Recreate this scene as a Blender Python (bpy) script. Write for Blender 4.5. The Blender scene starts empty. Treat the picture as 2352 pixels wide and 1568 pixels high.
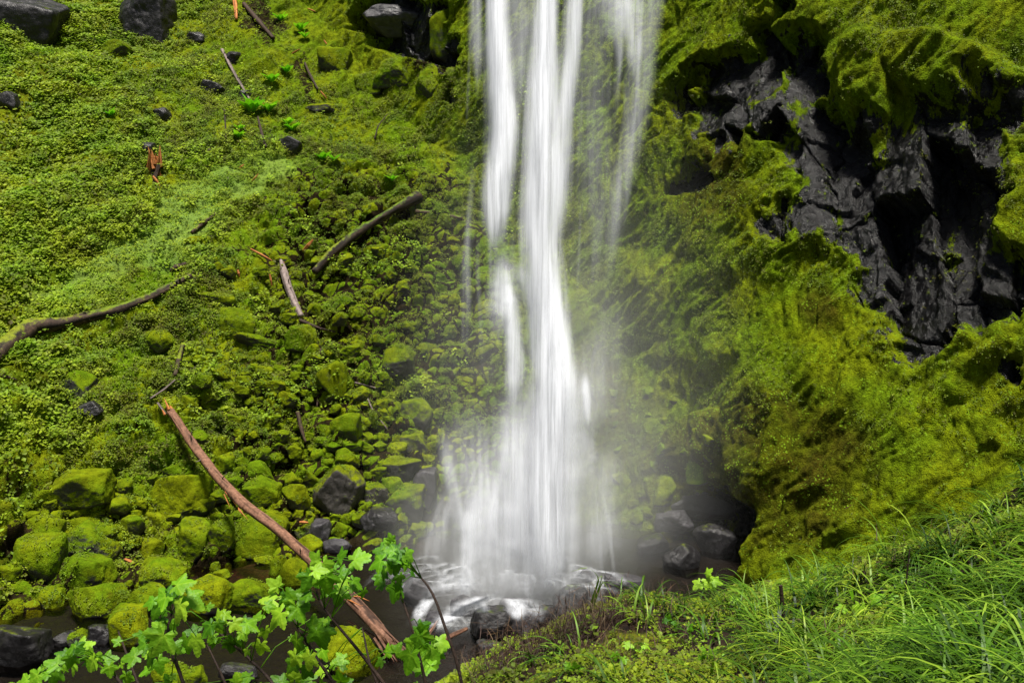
import bpy, math, random
import numpy as np
from mathutils import Vector, Matrix
from mathutils.bvhtree import BVHTree

SC = bpy.context.scene
COL = SC.collection
R = math.radians
rng = np.random.default_rng(7)
random.seed(7)

# ------------------------------------------------------------------ camera
W0, H0, F = 2352.0, 1568.0, 2258.0           # working pixel frame and focal length in it
PITCH = 8.0
CAM = np.array([0.0, 0.0, 10.5])
cam_d = bpy.data.cameras.new('camera')
cam = bpy.data.objects.new('camera', cam_d); COL.objects.link(cam)
cam.location = CAM
cam.rotation_euler = (R(90 - PITCH), 0, 0)
cam_d.sensor_width = 36; cam_d.lens = F / W0 * 36
cam_d.clip_start = 0.1; cam_d.clip_end = 3000
SC.camera = cam
FW = np.array([0, math.cos(R(PITCH)), -math.sin(R(PITCH))])
UP = np.array([0, math.sin(R(PITCH)), math.cos(R(PITCH))])

# ------------------------------------------------------------------ light
SUN = Vector((0.05, -0.22, 0.97)).normalized()
world = bpy.data.worlds.new('World'); SC.world = world; world.use_nodes = True
nt = world.node_tree
bg = nt.nodes['Background']; bg.inputs['Strength'].default_value = 0.038
sky = nt.nodes.new('ShaderNodeTexSky'); sky.sky_type = 'NISHITA'; sky.sun_disc = False
sky.sun_elevation = math.asin(SUN.z); sky.sun_rotation = math.atan2(SUN.x, SUN.y)
sky.dust_density = 3.0; sky.ozone_density = 0.6
nt.links.new(sky.outputs[0], bg.inputs['Color'])
sl = bpy.data.lights.new('sun', 'SUN'); sl.energy = 5.0; sl.angle = R(12); sl.color = (1.0, 0.955, 0.86)
so = bpy.data.objects.new('sun', sl); COL.objects.link(so)
so.rotation_euler = SUN.to_track_quat('Z', 'Y').to_euler(); so.location = (-20, 5, 40)
SC.view_settings.view_transform = 'Standard'; SC.view_settings.look = 'None'
SC.view_settings.exposure = 0.6; SC.view_settings.gamma = 1
SC.cycles.transparent_max_bounces = 40
SC.cycles.max_bounces = 6
SC.cycles.volume_bounces = 2
SC.cycles.volume_step_rate = 2.0
SC.cycles.use_denoising = True

# ------------------------------------------------------------------ pixel / world helpers
def ray(px, py):
    return FW + np.array([(px - W0/2)/F, 0, 0]) + UP * ((H0/2 - py)/F)
def at_y(px, py, y):
    d = ray(px, py); return CAM + d * (y / d[1])
def at_z(px, py, z):
    d = ray(px, py); return CAM + d * ((z - CAM[2]) / d[2])
def proj(P):
    q = P - CAM
    dep = q @ FW
    return W0/2 + F*q[..., 0]/dep, H0/2 - F*(q @ UP)/dep, dep

# ------------------------------------------------------------------ noise
def _h(*k):
    a = np.uint32(2166136261)
    with np.errstate(over='ignore'):
        a = np.full(np.broadcast(*k).shape, a, np.uint32)
        for v in k:
            a = (a ^ np.asarray(v).astype(np.int64).astype(np.uint32)) * np.uint32(16777619)
            a ^= a >> np.uint32(13); a *= np.uint32(1540483477); a ^= a >> np.uint32(15)
    return a.astype(np.float64) / 4294967295.0
def vn2(x, y, s=0):
    ix, iy = np.floor(x), np.floor(y); fx, fy = x-ix, y-iy
    fx = fx*fx*fx*(fx*(fx*6-15)+10); fy = fy*fy*fy*(fy*(fy*6-15)+10)
    a, b, c, d = _h(ix, iy, s), _h(ix+1, iy, s), _h(ix, iy+1, s), _h(ix+1, iy+1, s)
    return (a*(1-fx)+b*fx)*(1-fy) + (c*(1-fx)+d*fx)*fy
def fbm2(x, y, o=4, s=0):
    v = 0; a = .5; t = 0
    for i in range(o):
        v = v + a*vn2(x, y, s+i*17); t += a; a *= .5
        x, y = 1.6*x+1.2*y+3.1, -1.2*x+1.6*y+7.7
    return v/t*2-1
def vn3(p, s=0):
    i = np.floor(p); f = p-i; f = f*f*(3-2*f); v = 0
    for a in (0, 1):
        for b in (0, 1):
            for c in (0, 1):
                w = (f[:, 0] if a else 1-f[:, 0])*(f[:, 1] if b else 1-f[:, 1])*(f[:, 2] if c else 1-f[:, 2])
                v = v + w*_h(i[:, 0]+a, i[:, 1]+b, i[:, 2]+c, s)
    return v
def fbm3(p, o=3, s=0):
    v = 0; a = .5; t = 0
    for i in range(o):
        v = v + a*vn3(p, s+i*13); t += a; a *= .5; p = p*2.03+5.3
    return v/t*2-1
def worley(x, y, s=0, jit=.9):
    ix, iy = np.floor(x), np.floor(y)
    f1 = np.full(x.shape, 9.); f2 = f1.copy(); cid = np.zeros(x.shape); cx = f1.copy(); cy = f1.copy()
    for a in (-1, 0, 1):
        for b in (-1, 0, 1):
            jx, jy = ix+a, iy+b
            qx = jx+.5+jit*(_h(jx, jy, s)-.5); qy = jy+.5+jit*(_h(jx, jy, s+1)-.5)
            d = np.hypot(x-qx, y-qy)
            m = d < f1
            f2 = np.where(m, f1, np.minimum(f2, d)); f1 = np.where(m, d, f1)
            cid = np.where(m, _h(jx, jy, s+2), cid); cx = np.where(m, qx, cx); cy = np.where(m, qy, cy)
    return f1, f2, cid, cx, cy
def sstep(a, b, x):
    t = np.clip((x-a)/(b-a), 0, 1); return t*t*(3-2*t)

# ------------------------------------------------------------------ mesh helpers
def np_mesh(name, V, Q, mat, smooth=True, attrs=None, uv=None):
    V = np.asarray(V, np.float32).reshape(-1, 3); Q = np.asarray(Q, np.int32); k = Q.shape[1]
    me = bpy.data.meshes.new(name)
    me.vertices.add(len(V)); me.vertices.foreach_set('co', V.ravel())
    me.loops.add(Q.size); me.loops.foreach_set('vertex_index', Q.ravel())
    me.polygons.add(len(Q)); me.polygons.foreach_set('loop_start', np.arange(0, Q.size, k, dtype=np.int32))
    me.polygons.foreach_set('loop_total', np.full(len(Q), k, np.int32))
    me.update(calc_edges=True)
    me.polygons.foreach_set('use_smooth', np.full(len(Q), smooth, bool))
    if attrs:
        for n, a in attrs.items():
            at = me.attributes.new(n, 'FLOAT', 'POINT'); at.data.foreach_set('value', np.asarray(a, np.float32).ravel())
    if mat: me.materials.append(mat)
    return me
def grid_quads(nr, nc):
    i = np.arange(nr*nc).reshape(nr, nc)
    return np.stack([i[:-1, :-1], i[:-1, 1:], i[1:, 1:], i[1:, :-1]], -1).reshape(-1, 4)
def link(name, me, parent=None, loc=None, **props):
    o = bpy.data.objects.new(name, me); COL.objects.link(o)
    if parent is not None: o.parent = parent
    if loc is not None: o.location = loc
    for k, v in props.items(): o[k] = v
    return o
def tube(pts, rad, sides=10, rough=.0, seed=0, cap=True):
    pts = np.asarray(pts, float); rad = np.asarray(rad, float); n = len(pts)
    t = np.gradient(pts, axis=0); t /= np.linalg.norm(t, axis=1)[:, None]
    ref = np.array([0.13, 0.31, 1.0]) if abs(t[:, 2]).mean() < .8 else np.array([1., .2, .1])
    a = np.cross(t, ref); a /= np.linalg.norm(a, axis=1)[:, None]; b = np.cross(t, a)
    th = np.arange(sides)/sides*2*math.pi
    rr = rad[:, None]*np.ones(sides)[None]
    if rough:
        L = np.r_[0, np.cumsum(np.linalg.norm(np.diff(pts, axis=0), axis=1))]
        sc = 1/max(rad.max(), .01)
        rr = rr*(1+rough*fbm2(np.cos(th)[None]*1.5+L[:, None]*sc*.25, np.sin(th)[None]*1.5+L[:, None]*sc*.07, 3, seed))
    V = pts[:, None]+rr[..., None]*(np.cos(th)[None, :, None]*a[:, None]+np.sin(th)[None, :, None]*b[:, None])
    V = V.reshape(-1, 3)
    i = np.arange(n*sides).reshape(n, sides); j = np.roll(i, -1, 1)
    Q = np.stack([i[:-1], j[:-1], j[1:], i[1:]], -1).reshape(-1, 4)
    if cap:
        m = len(V); V = np.vstack([V, pts[0]-t[0]*rad[0]*.15, pts[-1]+t[-1]*rad[-1]*.15])
        c0 = np.stack([j[0], i[0], np.full(sides, m), np.full(sides, m)], -1)
        Q = np.vstack([Q]) ; T0 = [[j[0][k], i[0][k], m] for k in range(sides)]+[[i[-1][k], j[-1][k], m+1] for k in range(sides)]
        return V, Q, np.array(T0)
    return V, Q, None
class Mix:
    """collects polygons of mixed size into one mesh"""
    def __init__(s): s.v = []; s.f = []; s.n = 0; s.t = []
    def add(s, V, *Fs, tint=0.5, tv=None):
        V = np.asarray(V, float)
        for Fc in Fs:
            if Fc is not None: s.f += [tuple(int(k)+s.n for k in q) for q in Fc]
        s.v.append(V); s.n += len(V); s.t.append(np.full(len(V), tint) if tv is None else np.clip(tint+tv, 0, 1))
    def build(s, name, mat, smooth=True):
        me = bpy.data.meshes.new(name)
        me.from_pydata(np.vstack(s.v).tolist(), [], s.f); me.materials.append(mat)
        me.polygons.foreach_set('use_smooth', np.full(len(me.polygons), smooth, bool))
        a = me.attributes.new('tint', 'FLOAT', 'POINT'); a.data.foreach_set('value', np.concatenate(s.t).astype(np.float32))
        me.update(); return me

# ------------------------------------------------------------------ materials
class NT:
    def __init__(s, name):
        s.m = bpy.data.materials.new(name); s.m.use_nodes = True; s.t = s.m.node_tree
        s.t.nodes.clear(); s.out = s.t.nodes.new('ShaderNodeOutputMaterial')
    def n(s, ty, **kw):
        nd = s.t.nodes.new(ty)
        for k, v in kw.items(): setattr(nd, k, v)
        return nd
    def set(s, sock, v):
        if isinstance(v, bpy.types.NodeSocket): s.t.links.new(v, sock)
        elif v is not None:
            if sock.type == 'RGBA' and len(v) == 3: v = (*v, 1)
            sock.default_value = v
    def noise(s, scale, detail=4, rough=.55, vec=None, dist=0):
        nd = s.n('ShaderNodeTexNoise'); nd.inputs['Scale'].default_value = scale; nd.inputs['Detail'].default_value = detail
        nd.inputs['Roughness'].default_value = rough; nd.inputs['Distortion'].default_value = dist
        if vec is not None: s.set(nd.inputs['Vector'], vec)
        return nd.outputs['Fac']
    def voro(s, scale, vec=None, out='Distance', feature='F1'):
        nd = s.n('ShaderNodeTexVoronoi', feature=feature); nd.inputs['Scale'].default_value = scale
        if vec is not None: s.set(nd.inputs['Vector'], vec)
        return nd.outputs[out]
    def ramp(s, fac, *stops):
        nd = s.n('ShaderNodeValToRGB'); cr = nd.color_ramp
        while len(cr.elements) < len(stops): cr.elements.new(.5)
        for e, (p, c) in zip(cr.elements, stops):
            e.position = p; e.color = (*c, 1) if not isinstance(c, (int, float)) else (c, c, c, 1)
        s.set(nd.inputs[0], fac); return nd.outputs[0]
    def mix(s, fac, a, b, mode='MIX'):
        nd = s.n('ShaderNodeMix', data_type='RGBA', blend_type=mode)
        s.set(nd.inputs['Factor'], fac); s.set(nd.inputs['A'], a); s.set(nd.inputs['B'], b) if False else None
        ins = [i for i in nd.inputs if i.type == 'RGBA']
        s.set(ins[0], a); s.set(ins[1], b); return [o for o in nd.outputs if o.type == 'RGBA'][0]
    def math(s, op, a, b=None, c=None, clamp=False):
        nd = s.n('ShaderNodeMath', operation=op, use_clamp=clamp); s.set(nd.inputs[0], a)
        if b is not None: s.set(nd.inputs[1], b)
        if c is not None: s.set(nd.inputs[2], c)
        return nd.outputs[0]
    def maprange(s, v, a, b, c=0., d=1., smooth=True):
        nd = s.n('ShaderNodeMapRange', interpolation_type='SMOOTHSTEP' if smooth else 'LINEAR')
        s.set(nd.inputs[0], v)
        for i, x in enumerate((a, b, c, d)): s.set(nd.inputs[1+i], x)
        return nd.outputs[0]
    def attr(s, n): return s.n('ShaderNodeAttribute', attribute_name=n).outputs['Fac']
    def pos(s, scale=None):
        g = s.n('ShaderNodeNewGeometry').outputs['Position']
        if scale is None: return g
        m = s.n('ShaderNodeMapping'); m.inputs['Scale'].default_value = scale; s.set(m.inputs['Vector'], g); return m.outputs[0]
    def objc(s, scale=(1, 1, 1)):
        g = s.n('ShaderNodeTexCoord').outputs['Object']
        m = s.n('ShaderNodeMapping'); m.inputs['Scale'].default_value = scale; s.set(m.inputs['Vector'], g); return m.outputs[0]
    def nz(s):
        g = s.n('ShaderNodeNewGeometry').outputs['Normal']
        x = s.n('ShaderNodeSeparateXYZ'); s.set(x.inputs[0], g); return x.outputs['Z']
    def bump(s, h, strength=.5, dist=.05, normal=None):
        b = s.n('ShaderNodeBump'); b.inputs['Strength'].default_value = strength; b.inputs['Distance'].default_value = dist
        s.set(b.inputs['Height'], h)
        if normal is not None: s.set(b.inputs['Normal'], normal)
        return b.outputs[0]
    def bsdf(s, color, rough=.9, normal=None, spec=.3, **kw):
        p = s.n('ShaderNodeBsdfPrincipled'); s.set(p.inputs['Base Color'], color); s.set(p.inputs['Roughness'], rough)
        s.set(p.inputs['Specular IOR Level'], spec)
        if normal is not None: s.set(p.inputs['Normal'], normal)
        for k, v in kw.items(): s.set(p.inputs[k.replace('_', ' ')], v)
        return p.outputs[0]
    def mixs(s, fac, a, b):
        m = s.n('ShaderNodeMixShader'); s.set(m.inputs[0], fac); s.set(m.inputs[1], a); s.set(m.inputs[2], b); return m.outputs[0]
    def done(s, surf): s.t.links.new(surf, s.out.inputs['Surface']); return s.m

YG = (0.180, 0.215, 0.003); GR = (0.095, 0.175, 0.003); OL = (0.075, 0.078, 0.003); BR = (0.055, 0.032, 0.004); PALE = (0.17, 0.27, 0.055)

def moss_color(n, P):
    a = n.noise(.55, 5, .6, P); b = n.noise(3.5, 4, .65, P); c = n.noise(38, 3, .7, P)
    col = n.mix(n.maprange(a, .38, .62), YG, GR)
    col = n.mix(n.maprange(b, .52, .74, 0, .85), col, OL)
    b2 = n.noise(9, 3, .6, P)
    col = n.mix(n.maprange(b2, .60, .78, 0, .75), col, BR)
    col = n.mix(1, col, n.ramp(c, (.3, .55), (.7, 1.35)), 'MULTIPLY')
    return col, c
def make_terrain_mat(name):
    n = NT(name); P = n.pos()
    col, c = moss_color(n, P)
    col = n.mix(n.math('MULTIPLY', n.attr('pale'), .75), col, PALE)
    # small bright leaflets
    cl = n.attr('cl')
    col = n.mix(n.math('MULTIPLY', cl, .45), col, (0.12, 0.165, 0.002))
    col = n.mix(n.math('MULTIPLY', n.attr('olive'), .8), col, n.mix(n.maprange(n.noise(1.2, 4, .6, P), .4, .65), (0.06, 0.065, 0.002), (0.05, 0.032, 0.004)))
    fl = n.noise(4.0, 5, .65, n.pos((1, 1, .35)))
    col = n.mix(cl, col, n.mix(1, col, n.ramp(fl, (.32, .35), (.62, 1.3)), 'MULTIPLY'))
    v = n.voro(11, P)
    leaf = n.maprange(v, .26, .38, 1, 0)
    leaf = n.math('MULTIPLY', leaf, n.maprange(n.noise(1.6, 3, .6, P), .45, .62, 0, .8))
    col = n.mix(leaf, col, (0.20, 0.34, 0.015))
    bare = n.attr('bare')  # bare soil patches plus the painted shade of the crevices
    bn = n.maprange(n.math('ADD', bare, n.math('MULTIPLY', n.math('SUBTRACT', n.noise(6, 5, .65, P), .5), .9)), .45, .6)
    rockc = n.ramp(n.noise(2.2, 6, .65, P), (.35, (0.002, 0.0018, 0.002)), (.62, (0.0055, 0.005, 0.0055)), (.82, (0.016, 0.0145, 0.018)))
    soil = n.ramp(n.noise(5, 4, .6, P), (.3, (0.006, 0.006, 0.002)), (.7, (0.032, 0.022, 0.008)))  # dark soil, also the tone of the shade painted between rocks
    rk = n.attr('rock')
    rm = n.maprange(n.math('ADD', rk, n.math('MULTIPLY', n.math('SUBTRACT', n.noise(2.2, 6, .72, n.pos((1, 1, .38))), .5), 2.3)), .50, .57)
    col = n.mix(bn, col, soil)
    col = n.mix(rm, col, rockc)
    h = n.math('ADD', n.noise(16, 6, .7, P), n.math('MULTIPLY', n.voro(22, P), -.5))
    h = n.math('ADD', h, n.math('MULTIPLY', n.noise(11, 5, .65, n.pos((1, 1, .3))), n.math('MULTIPLY', cl, 2.2)))
    hm = n.bump(h, .9, .07)
    hr = n.bump(n.noise(5, 8, .7, P, .6), .8, .12)
    moss = n.bsdf(col, .9, hm, .06)
    rock = n.bsdf(rockc, n.maprange(n.noise(3, 3, .5, P), .3, .7, .16, .36), hr, .36)
    return n.done(n.mixs(rm, moss, rock))
M_TER = make_terrain_mat('mossy_ground')

def make_rock_mat(name, lo, hi, wet=.5, tone=(0.032, 0.029, 0.032)):
    n = NT(name); P = n.pos()
    col, c = moss_color(n, P)
    rnd = n.n('ShaderNodeObjectInfo').outputs['Random']
    col = n.mix(n.maprange(rnd, 0, 1, 0, .6, False), col, n.mix(n.maprange(n.noise(7, 5, .7, P), .35, .65), (0.075, 0.105, 0.002), (0.155, 0.195, 0.003)))
    col = n.mix(1, col, n.ramp(n.noise(3.2, 5, .7, P), (.34, .62), (.6, 1.12)), 'MULTIPLY')
    v = n.voro(17, P)
    leaf = n.math('MULTIPLY', n.maprange(v, .2, .32, 1, 0), n.maprange(n.noise(2.5, 3, .6, P), .5, .64, 0, .7))
    col = n.mix(leaf, col, (0.18, 0.32, 0.015))
    rockc = n.ramp(n.noise(4, 6, .68, P), (.25, tuple(k*.35 for k in tone)), (.55, tone), (.82, tuple(k*2.6 for k in tone)))
    f = n.math('ADD', n.nz(), n.math('MULTIPLY', n.math('SUBTRACT', n.noise(2.5, 6, .68, P), .5), 1.5))
    f = n.maprange(f, lo, hi)
    hm = n.bump(n.math('ADD', n.noise(20, 6, .72, P), n.math('MULTIPLY', n.voro(30, P), -.35)), .8, .045)
    hr = n.bump(n.noise(6, 8, .7, P, .5), .7, .07)
    return n.done(n.mixs(f, n.bsdf(rockc, n.maprange(n.noise(3, 3, .5, P), .3, .7, .6-.35*wet, .85-.35*wet), hr, .5), n.bsdf(col, .9, hm, .06)))
M_MOSSROCK = make_rock_mat('mossy_stone', -.42, -.02)
M_HALFROCK = make_rock_mat('half_mossy_stone', -.05, .5, .5)
M_BLOCK = make_rock_mat('bare_block_stone', .30, .85, .4, (0.042, 0.037, 0.032))
M_DARKROCK = make_rock_mat('dark_wet_stone', .9, 1.4, .8, (0.013, 0.0115, 0.013))
M_GREYROCK = make_rock_mat('grey_stone', 1.1, 1.6, .6, (0.04, 0.037, 0.042))

def make_wood(name, c1, c2, mossy=0, scale=1):
    n = NT(name); P = n.pos(); O = n.objc()
    col = n.ramp(n.noise(9*scale, 7, .75, O), (.3, c1), (.72, c2))
    col = n.mix(1, col, n.ramp(n.attr('tint'), (.25, .3), (.7, 1.3)), 'MULTIPLY')
    h = n.math('ADD', n.noise(22*scale, 5, .7, O), n.attr('tint'))
    if mossy:
        f = n.maprange(n.math('ADD', n.nz(), n.math('MULTIPLY', n.math('SUBTRACT', n.noise(3, 5, .7, P), .5), 2.4)), .75-mossy, 1.25-mossy)
        mc, _ = moss_color(n, P); col = n.mix(f, col, mc)
    return n.done(n.bsdf(col, .75, n.bump(h, .6, .03), .3))
M_LOG = make_wood('stripped_log_wood', (0.05, 0.02, 0.012), (0.28, 0.145, 0.09))
M_GREYLOG = make_wood('weathered_grey_wood', (0.09, 0.065, 0.06), (0.30, 0.24, 0.22))
M_BARK = make_wood('dark_bark', (0.015, 0.009, 0.006), (0.07, 0.042, 0.028))
M_MOSSLOG = make_wood('mossy_bark', (0.012, 0.007, 0.005), (0.08, 0.05, 0.03), .2)
M_ORANGE = make_wood('fresh_orange_wood', (0.30, 0.075, 0.015), (0.62, 0.27, 0.08))
M_TWIG = make_wood('shrub_cane', (0.012, 0.007, 0.006), (0.05, 0.028, 0.018))

def make_leaf(name, c1, c2, c3, trans=.35, rough=.5, bump=None, spec=.4):
    n = NT(name); t = n.attr('tint')
    col = n.ramp(t, (0, c1), (.55, c2), (1, c3))
    P = n.pos()
    col = n.mix(1, col, n.ramp(n.noise(9, 3, .6, P), (.3, .75), (.7, 1.2)), 'MULTIPLY')
    col = n.mix(1, col, n.ramp(n.noise(.8, 4, .65, P), (.38, (.85, 1.0, .9)), (.62, (1.25, 1.1, .8))), 'MULTIPLY')
    nm = n.bump(n.noise(bump, 3, .6, P), .5, .01) if bump else None
    b = n.bsdf(col, rough, nm, spec)
    tr = n.n('ShaderNodeBsdfTranslucent'); n.set(tr.inputs[0], n.mix(1, col, (1.2, 1.35, .5), 'MULTIPLY'))
    return n.done(n.mixs(trans, b, tr.outputs[0]))
M_COVER = make_leaf('ground_cover_leaf', (0.060, 0.058, 0.002), (0.155, 0.230, 0.003), (0.30, 0.42, 0.02), .4, .6, None, .3)
M_SHRUB = make_leaf('lobed_leaf', (0.04, 0.14, 0.003), (0.125, 0.31, 0.006), (0.28, 0.50, 0.03), .38, .5, 60)
M_GRASS = make_leaf('grass_blade', (0.010, 0.034, 0.001), (0.075, 0.165, 0.004), (0.27, 0.40, 0.04), .25, .5, None, .35)
M_BROAD = make_leaf('broad_leaf', (0.06, 0.25, 0.01), (0.14, 0.42, 0.02), (0.30, 0.58, 0.05), .3, .4)
M_DRYTWIG = make_leaf('dry_brush', (0.02, 0.008, 0.006), (0.05, 0.02, 0.012), (0.14, 0.09, 0.05), .05, .7)

def make_bank_mat():
    n = NT('bank_soil_and_moss'); P = n.pos()
    soil = n.ramp(n.noise(14, 5, .7, P), (.3, (0.008, 0.005, 0.004)), (.7, (0.05, 0.028, 0.014)))
    moss = n.ramp(n.noise(22, 5, .7, P), (.3, (0.04, 0.06, 0.004)), (.5, (0.14, 0.17, 0.006)), (.72, (0.30, 0.28, 0.01)))
    f = n.maprange(n.math('ADD', n.noise(1.7, 5, .65, P), n.attr('gr')), .42, .56)
    return n.done(n.bsdf(n.mix(f, soil, moss), .9, n.bump(n.noise(45, 6, .75, P), 1, .04), .2))
M_BANK = make_bank_mat()

def make_bed_mat():
    n = NT('stream_bed_gravel'); P = n.pos()
    c = n.ramp(n.voro(7, P, 'Distance'), (.1, (0.10, 0.045, 0.02)), (.6, (0.035, 0.017, 0.009)))
    c2 = n.ramp(n.noise(6, 5, .7, P), (.3, (0.006, 0.006, 0.006)), (.7, (0.022, 0.020, 0.021)))
    f = n.attr('brown')
    return n.done(n.bsdf(n.mix(f, c2, c), .8, n.bump(n.noise(12, 5, .7, P), .8, .06), .3))
M_BED = make_bed_mat()
def make_water():
    n = NT('stream_water'); P = n.pos((1, 1, 1))
    h = n.math('ADD', n.noise(3.2, 4, .6, P, .8), n.math('MULTIPLY', n.noise(11, 3, .6, P), .35))
    nm = n.bump(h, .55, .07)
    gl = n.n('ShaderNodeBsdfGlossy'); gl.inputs['Roughness'].default_value = .12; n.set(gl.inputs['Normal'], nm)
    tr = n.n('ShaderNodeBsdfTransparent'); tr.inputs[0].default_value = (.62, .55, .48, 1)
    fr = n.n('ShaderNodeFresnel'); fr.inputs[0].default_value = 1.33; n.set(fr.inputs['Normal'], nm)
    base = n.mixs(fr.outputs[0], tr.outputs[0], gl.outputs[0])
    foam = n.bsdf((.75, .77, .8), .7, None, .3)
    ff = n.math('MULTIPLY', n.math('MULTIPLY', n.attr('foam'), .42), n.maprange(n.noise(3.0, 6, .7, n.pos((1, .5, 1)), .6), .3, .7, .15, .9))
    return n.done(n.mixs(ff, base, foam))
M_WATER = make_water()

def make_fall_mat():
    n = NT('falling_water'); P = n.pos((1, 1, .035))
    st = n.noise(6.5, 5, .62, P, .15)
    st2 = n.noise(34, 3, .7, n.pos((1, 1, .02)))
    mod = n.math('ADD', n.maprange(st, .32, .68, .35, 1.25), n.maprange(st2, .3, .7, -.09, .09))
    al = n.math('MULTIPLY', n.attr('alpha'), mod, clamp=True)
    d = n.n('ShaderNodeBsdfDiffuse'); d.inputs[0].default_value = (.88, .91, .98, 1)
    g = n.n('ShaderNodeNewGeometry'); va = n.n('ShaderNodeVectorMath', operation='MULTIPLY_ADD')   # drops scatter all round: light from above counts
    n.set(va.inputs[0], g.outputs['Normal']); va.inputs[1].default_value = (.35, .35, .35); va.inputs[2].default_value = (0, -.3, .85)
    vn = n.n('ShaderNodeVectorMath', operation='NORMALIZE'); n.set(vn.inputs[0], va.outputs[0]); n.set(d.inputs['Normal'], vn.outputs[0])
    t = n.n('ShaderNodeBsdfTranslucent'); t.inputs[0].default_value = (.90, .93, 1, 1)
    w = n.mixs(.25, d.outputs[0], t.outputs[0])
    tr = n.n('ShaderNodeBsdfTransparent')
    return n.done(n.mixs(al, tr.outputs[0], w))
M_FALL = make_fall_mat()

# ------------------------------------------------------------------ the bowl: talus slope and cliff
# base contour x, y, outward dir, lower slope angle, height where it steepens, upper angle
BT = np.array([
 [-34,  4.0, -1.0, .25, 37, 40, 37],
 [-27, 13.0, -.80, .60, 37, 40, 37],
 [-20, 19.5, -.50, .87, 37, 40, 37],
 [-13, 25.2, -.35, .94, 38, 40, 38],
 [-7.5, 28.8, -.25, .97, 41, 24, 60],
 [-3.8, 31.2, -.10, 1.0, 44, 14.5, 74],
 [0.0, 32.3, 0.0, 1.0, 47, 10, 76],
 [3.5, 31.6, .10, 1.0, 52, 6, 72],
 [5.6, 29.8, .22, .97, 58, 4, 69],
 [6.9, 27.4, .34, .94, 66, 3, 66],
 [9.6, 24.2, .50, .87, 66, 3, 64],
 [13.5, 20.2, .62, .78, 64, 3, 64],
 [19, 13.5, .80, .60, 64, 3, 64],
 [25, 4.0, 1.0, .25, 64, 3, 64]])
sb = np.r_[0, np.cumsum(np.hypot(np.diff(BT[:, 0]), np.diff(BT[:, 1])))]
def smooth_interp(s):
    out = []
    k = np.linspace(-1.6, 1.6, 9)
    w = np.exp(-k**2); w /= w.sum()
    for c in range(7):
        out.append(sum(wi*np.interp(s+ki, sb, BT[:, c+0]) for ki, wi in zip(k, w)))
    return out
def surf(s, z):
    """point of the undisplaced bowl at contour length s and height z"""
    x, y, dx, dy, a1, z1, a2 = smooth_interp(s)
    L = np.hypot(dx, dy); dx, dy = dx/L, dy/L
    zc = np.maximum(z, -2)
    lo = np.minimum(zc, z1)/np.tan(np.radians(a1)); hi = np.maximum(zc-z1, 0)/np.tan(np.radians(a2))
    sbk = lo+hi
    return np.stack([x+dx*sbk, y+dy*sbk, z], -1)
SMAX = sb[-1]
NS, NZ = 1500, 620
# denser where the picture looks
sv = np.linspace(0, SMAX, 4000)
wgt = 0.25+np.exp(-((sv-42)/22)**4)
cs = np.cumsum(wgt); S1 = np.interp(np.linspace(cs[0], cs[-1], NS), cs, sv)
Z1 = np.linspace(-2, 27, NZ)
Sg, Zg = np.meshgrid(S1, Z1)
P0 = surf(Sg, Zg)
def normals(P):
    a = np.gradient(P, axis=1); b = np.gradient(P, axis=0)
    N = np.cross(a, b); N /= np.linalg.norm(N, axis=-1)[..., None]
    return N
N0 = normals(P0)
px0, py0, _ = proj(P0)
# rotate so that normals face the bowl's inside (towards the camera)
sgn = np.sign(np.sum(N0*(CAM-P0), -1).mean()); N0 *= sgn
T0 = np.cumsum(np.r_[np.zeros((1, NS)), np.linalg.norm(np.diff(P0, axis=0), axis=-1)], axis=0)   # slant length
s_mid = np.interp(2.0, BT[:, 0], sb)
CL = sstep(np.interp(-2.5, BT[:, 0], sb), np.interp(3.5, BT[:, 0], sb), Sg+0.12*(Zg-6))      # 0 talus .. 1 cliff
cl_up = sstep(11, 17, Zg)*sstep(np.interp(-11, BT[:, 0], sb), np.interp(-6, BT[:, 0], sb), Sg)
CL = np.maximum(CL, cl_up)
def blobs(px, py, L):
    m = np.zeros(px.shape)
    for cx, cy, rx, ry, ang in L:
        c, s_ = math.cos(R(ang)), math.sin(R(ang))
        u = ((px-cx)*c+(py-cy)*s_)/rx; v = (-(px-cx)*s_+(py-cy)*c)/ry
        m = np.maximum(m, 1.35-np.sqrt(u*u+v*v)*.85)
    return np.clip(m, 0, 1)
ROCKB = [(1612, 225, 38, 85, 0), (1688, 220, 58, 120, 10), (1765, 110, 34, 130, 20), (1845, 170, 55, 95, 0), (1862, 380, 48, 170, -5),
         (1968, 430, 95, 170, -10), (2070, 520, 110, 150, 0), (2150, 400, 110, 160, 0), (2240, 400, 75, 200, 0), (2105, 650, 150, 110, 20),
         (2230, 650, 100, 110, 0), (2110, 770, 60, 70, 30), (1800, 500, 38, 55, 0), (2325, 235, 50, 55, 0), (2330, 640, 60, 40, 0),
         (2325, 865, 40, 28, 0), (1590, 395, 30, 40, 0), (915, 45, 95, 50, 10), (980, 100, 80, 40, 20), (1045, 225, 22, 28, 0),
         (2000, 300, 60, 60, 0), (1775, 260, 40, 60, 0), (1650, 1215, 60, 110, 0)]
wx = px0+60*fbm2(Sg*.9, T0*.9, 3, 91); wy = py0+50*fbm2(Sg*.9+9, T0*.9, 3, 92)
rockm = blobs(wx, wy, ROCKB)
rockm = np.where(Sg < np.interp(-9, BT[:, 0], sb), 0, rockm)
# random rocky spots on the cliff outside the frame
out_m = sstep(.25, .6, fbm2(Sg*.12, T0*.12, 3, 55))*CL*sstep(2352, 2600, px0)
rockm = np.maximum(rockm, out_m)

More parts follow.
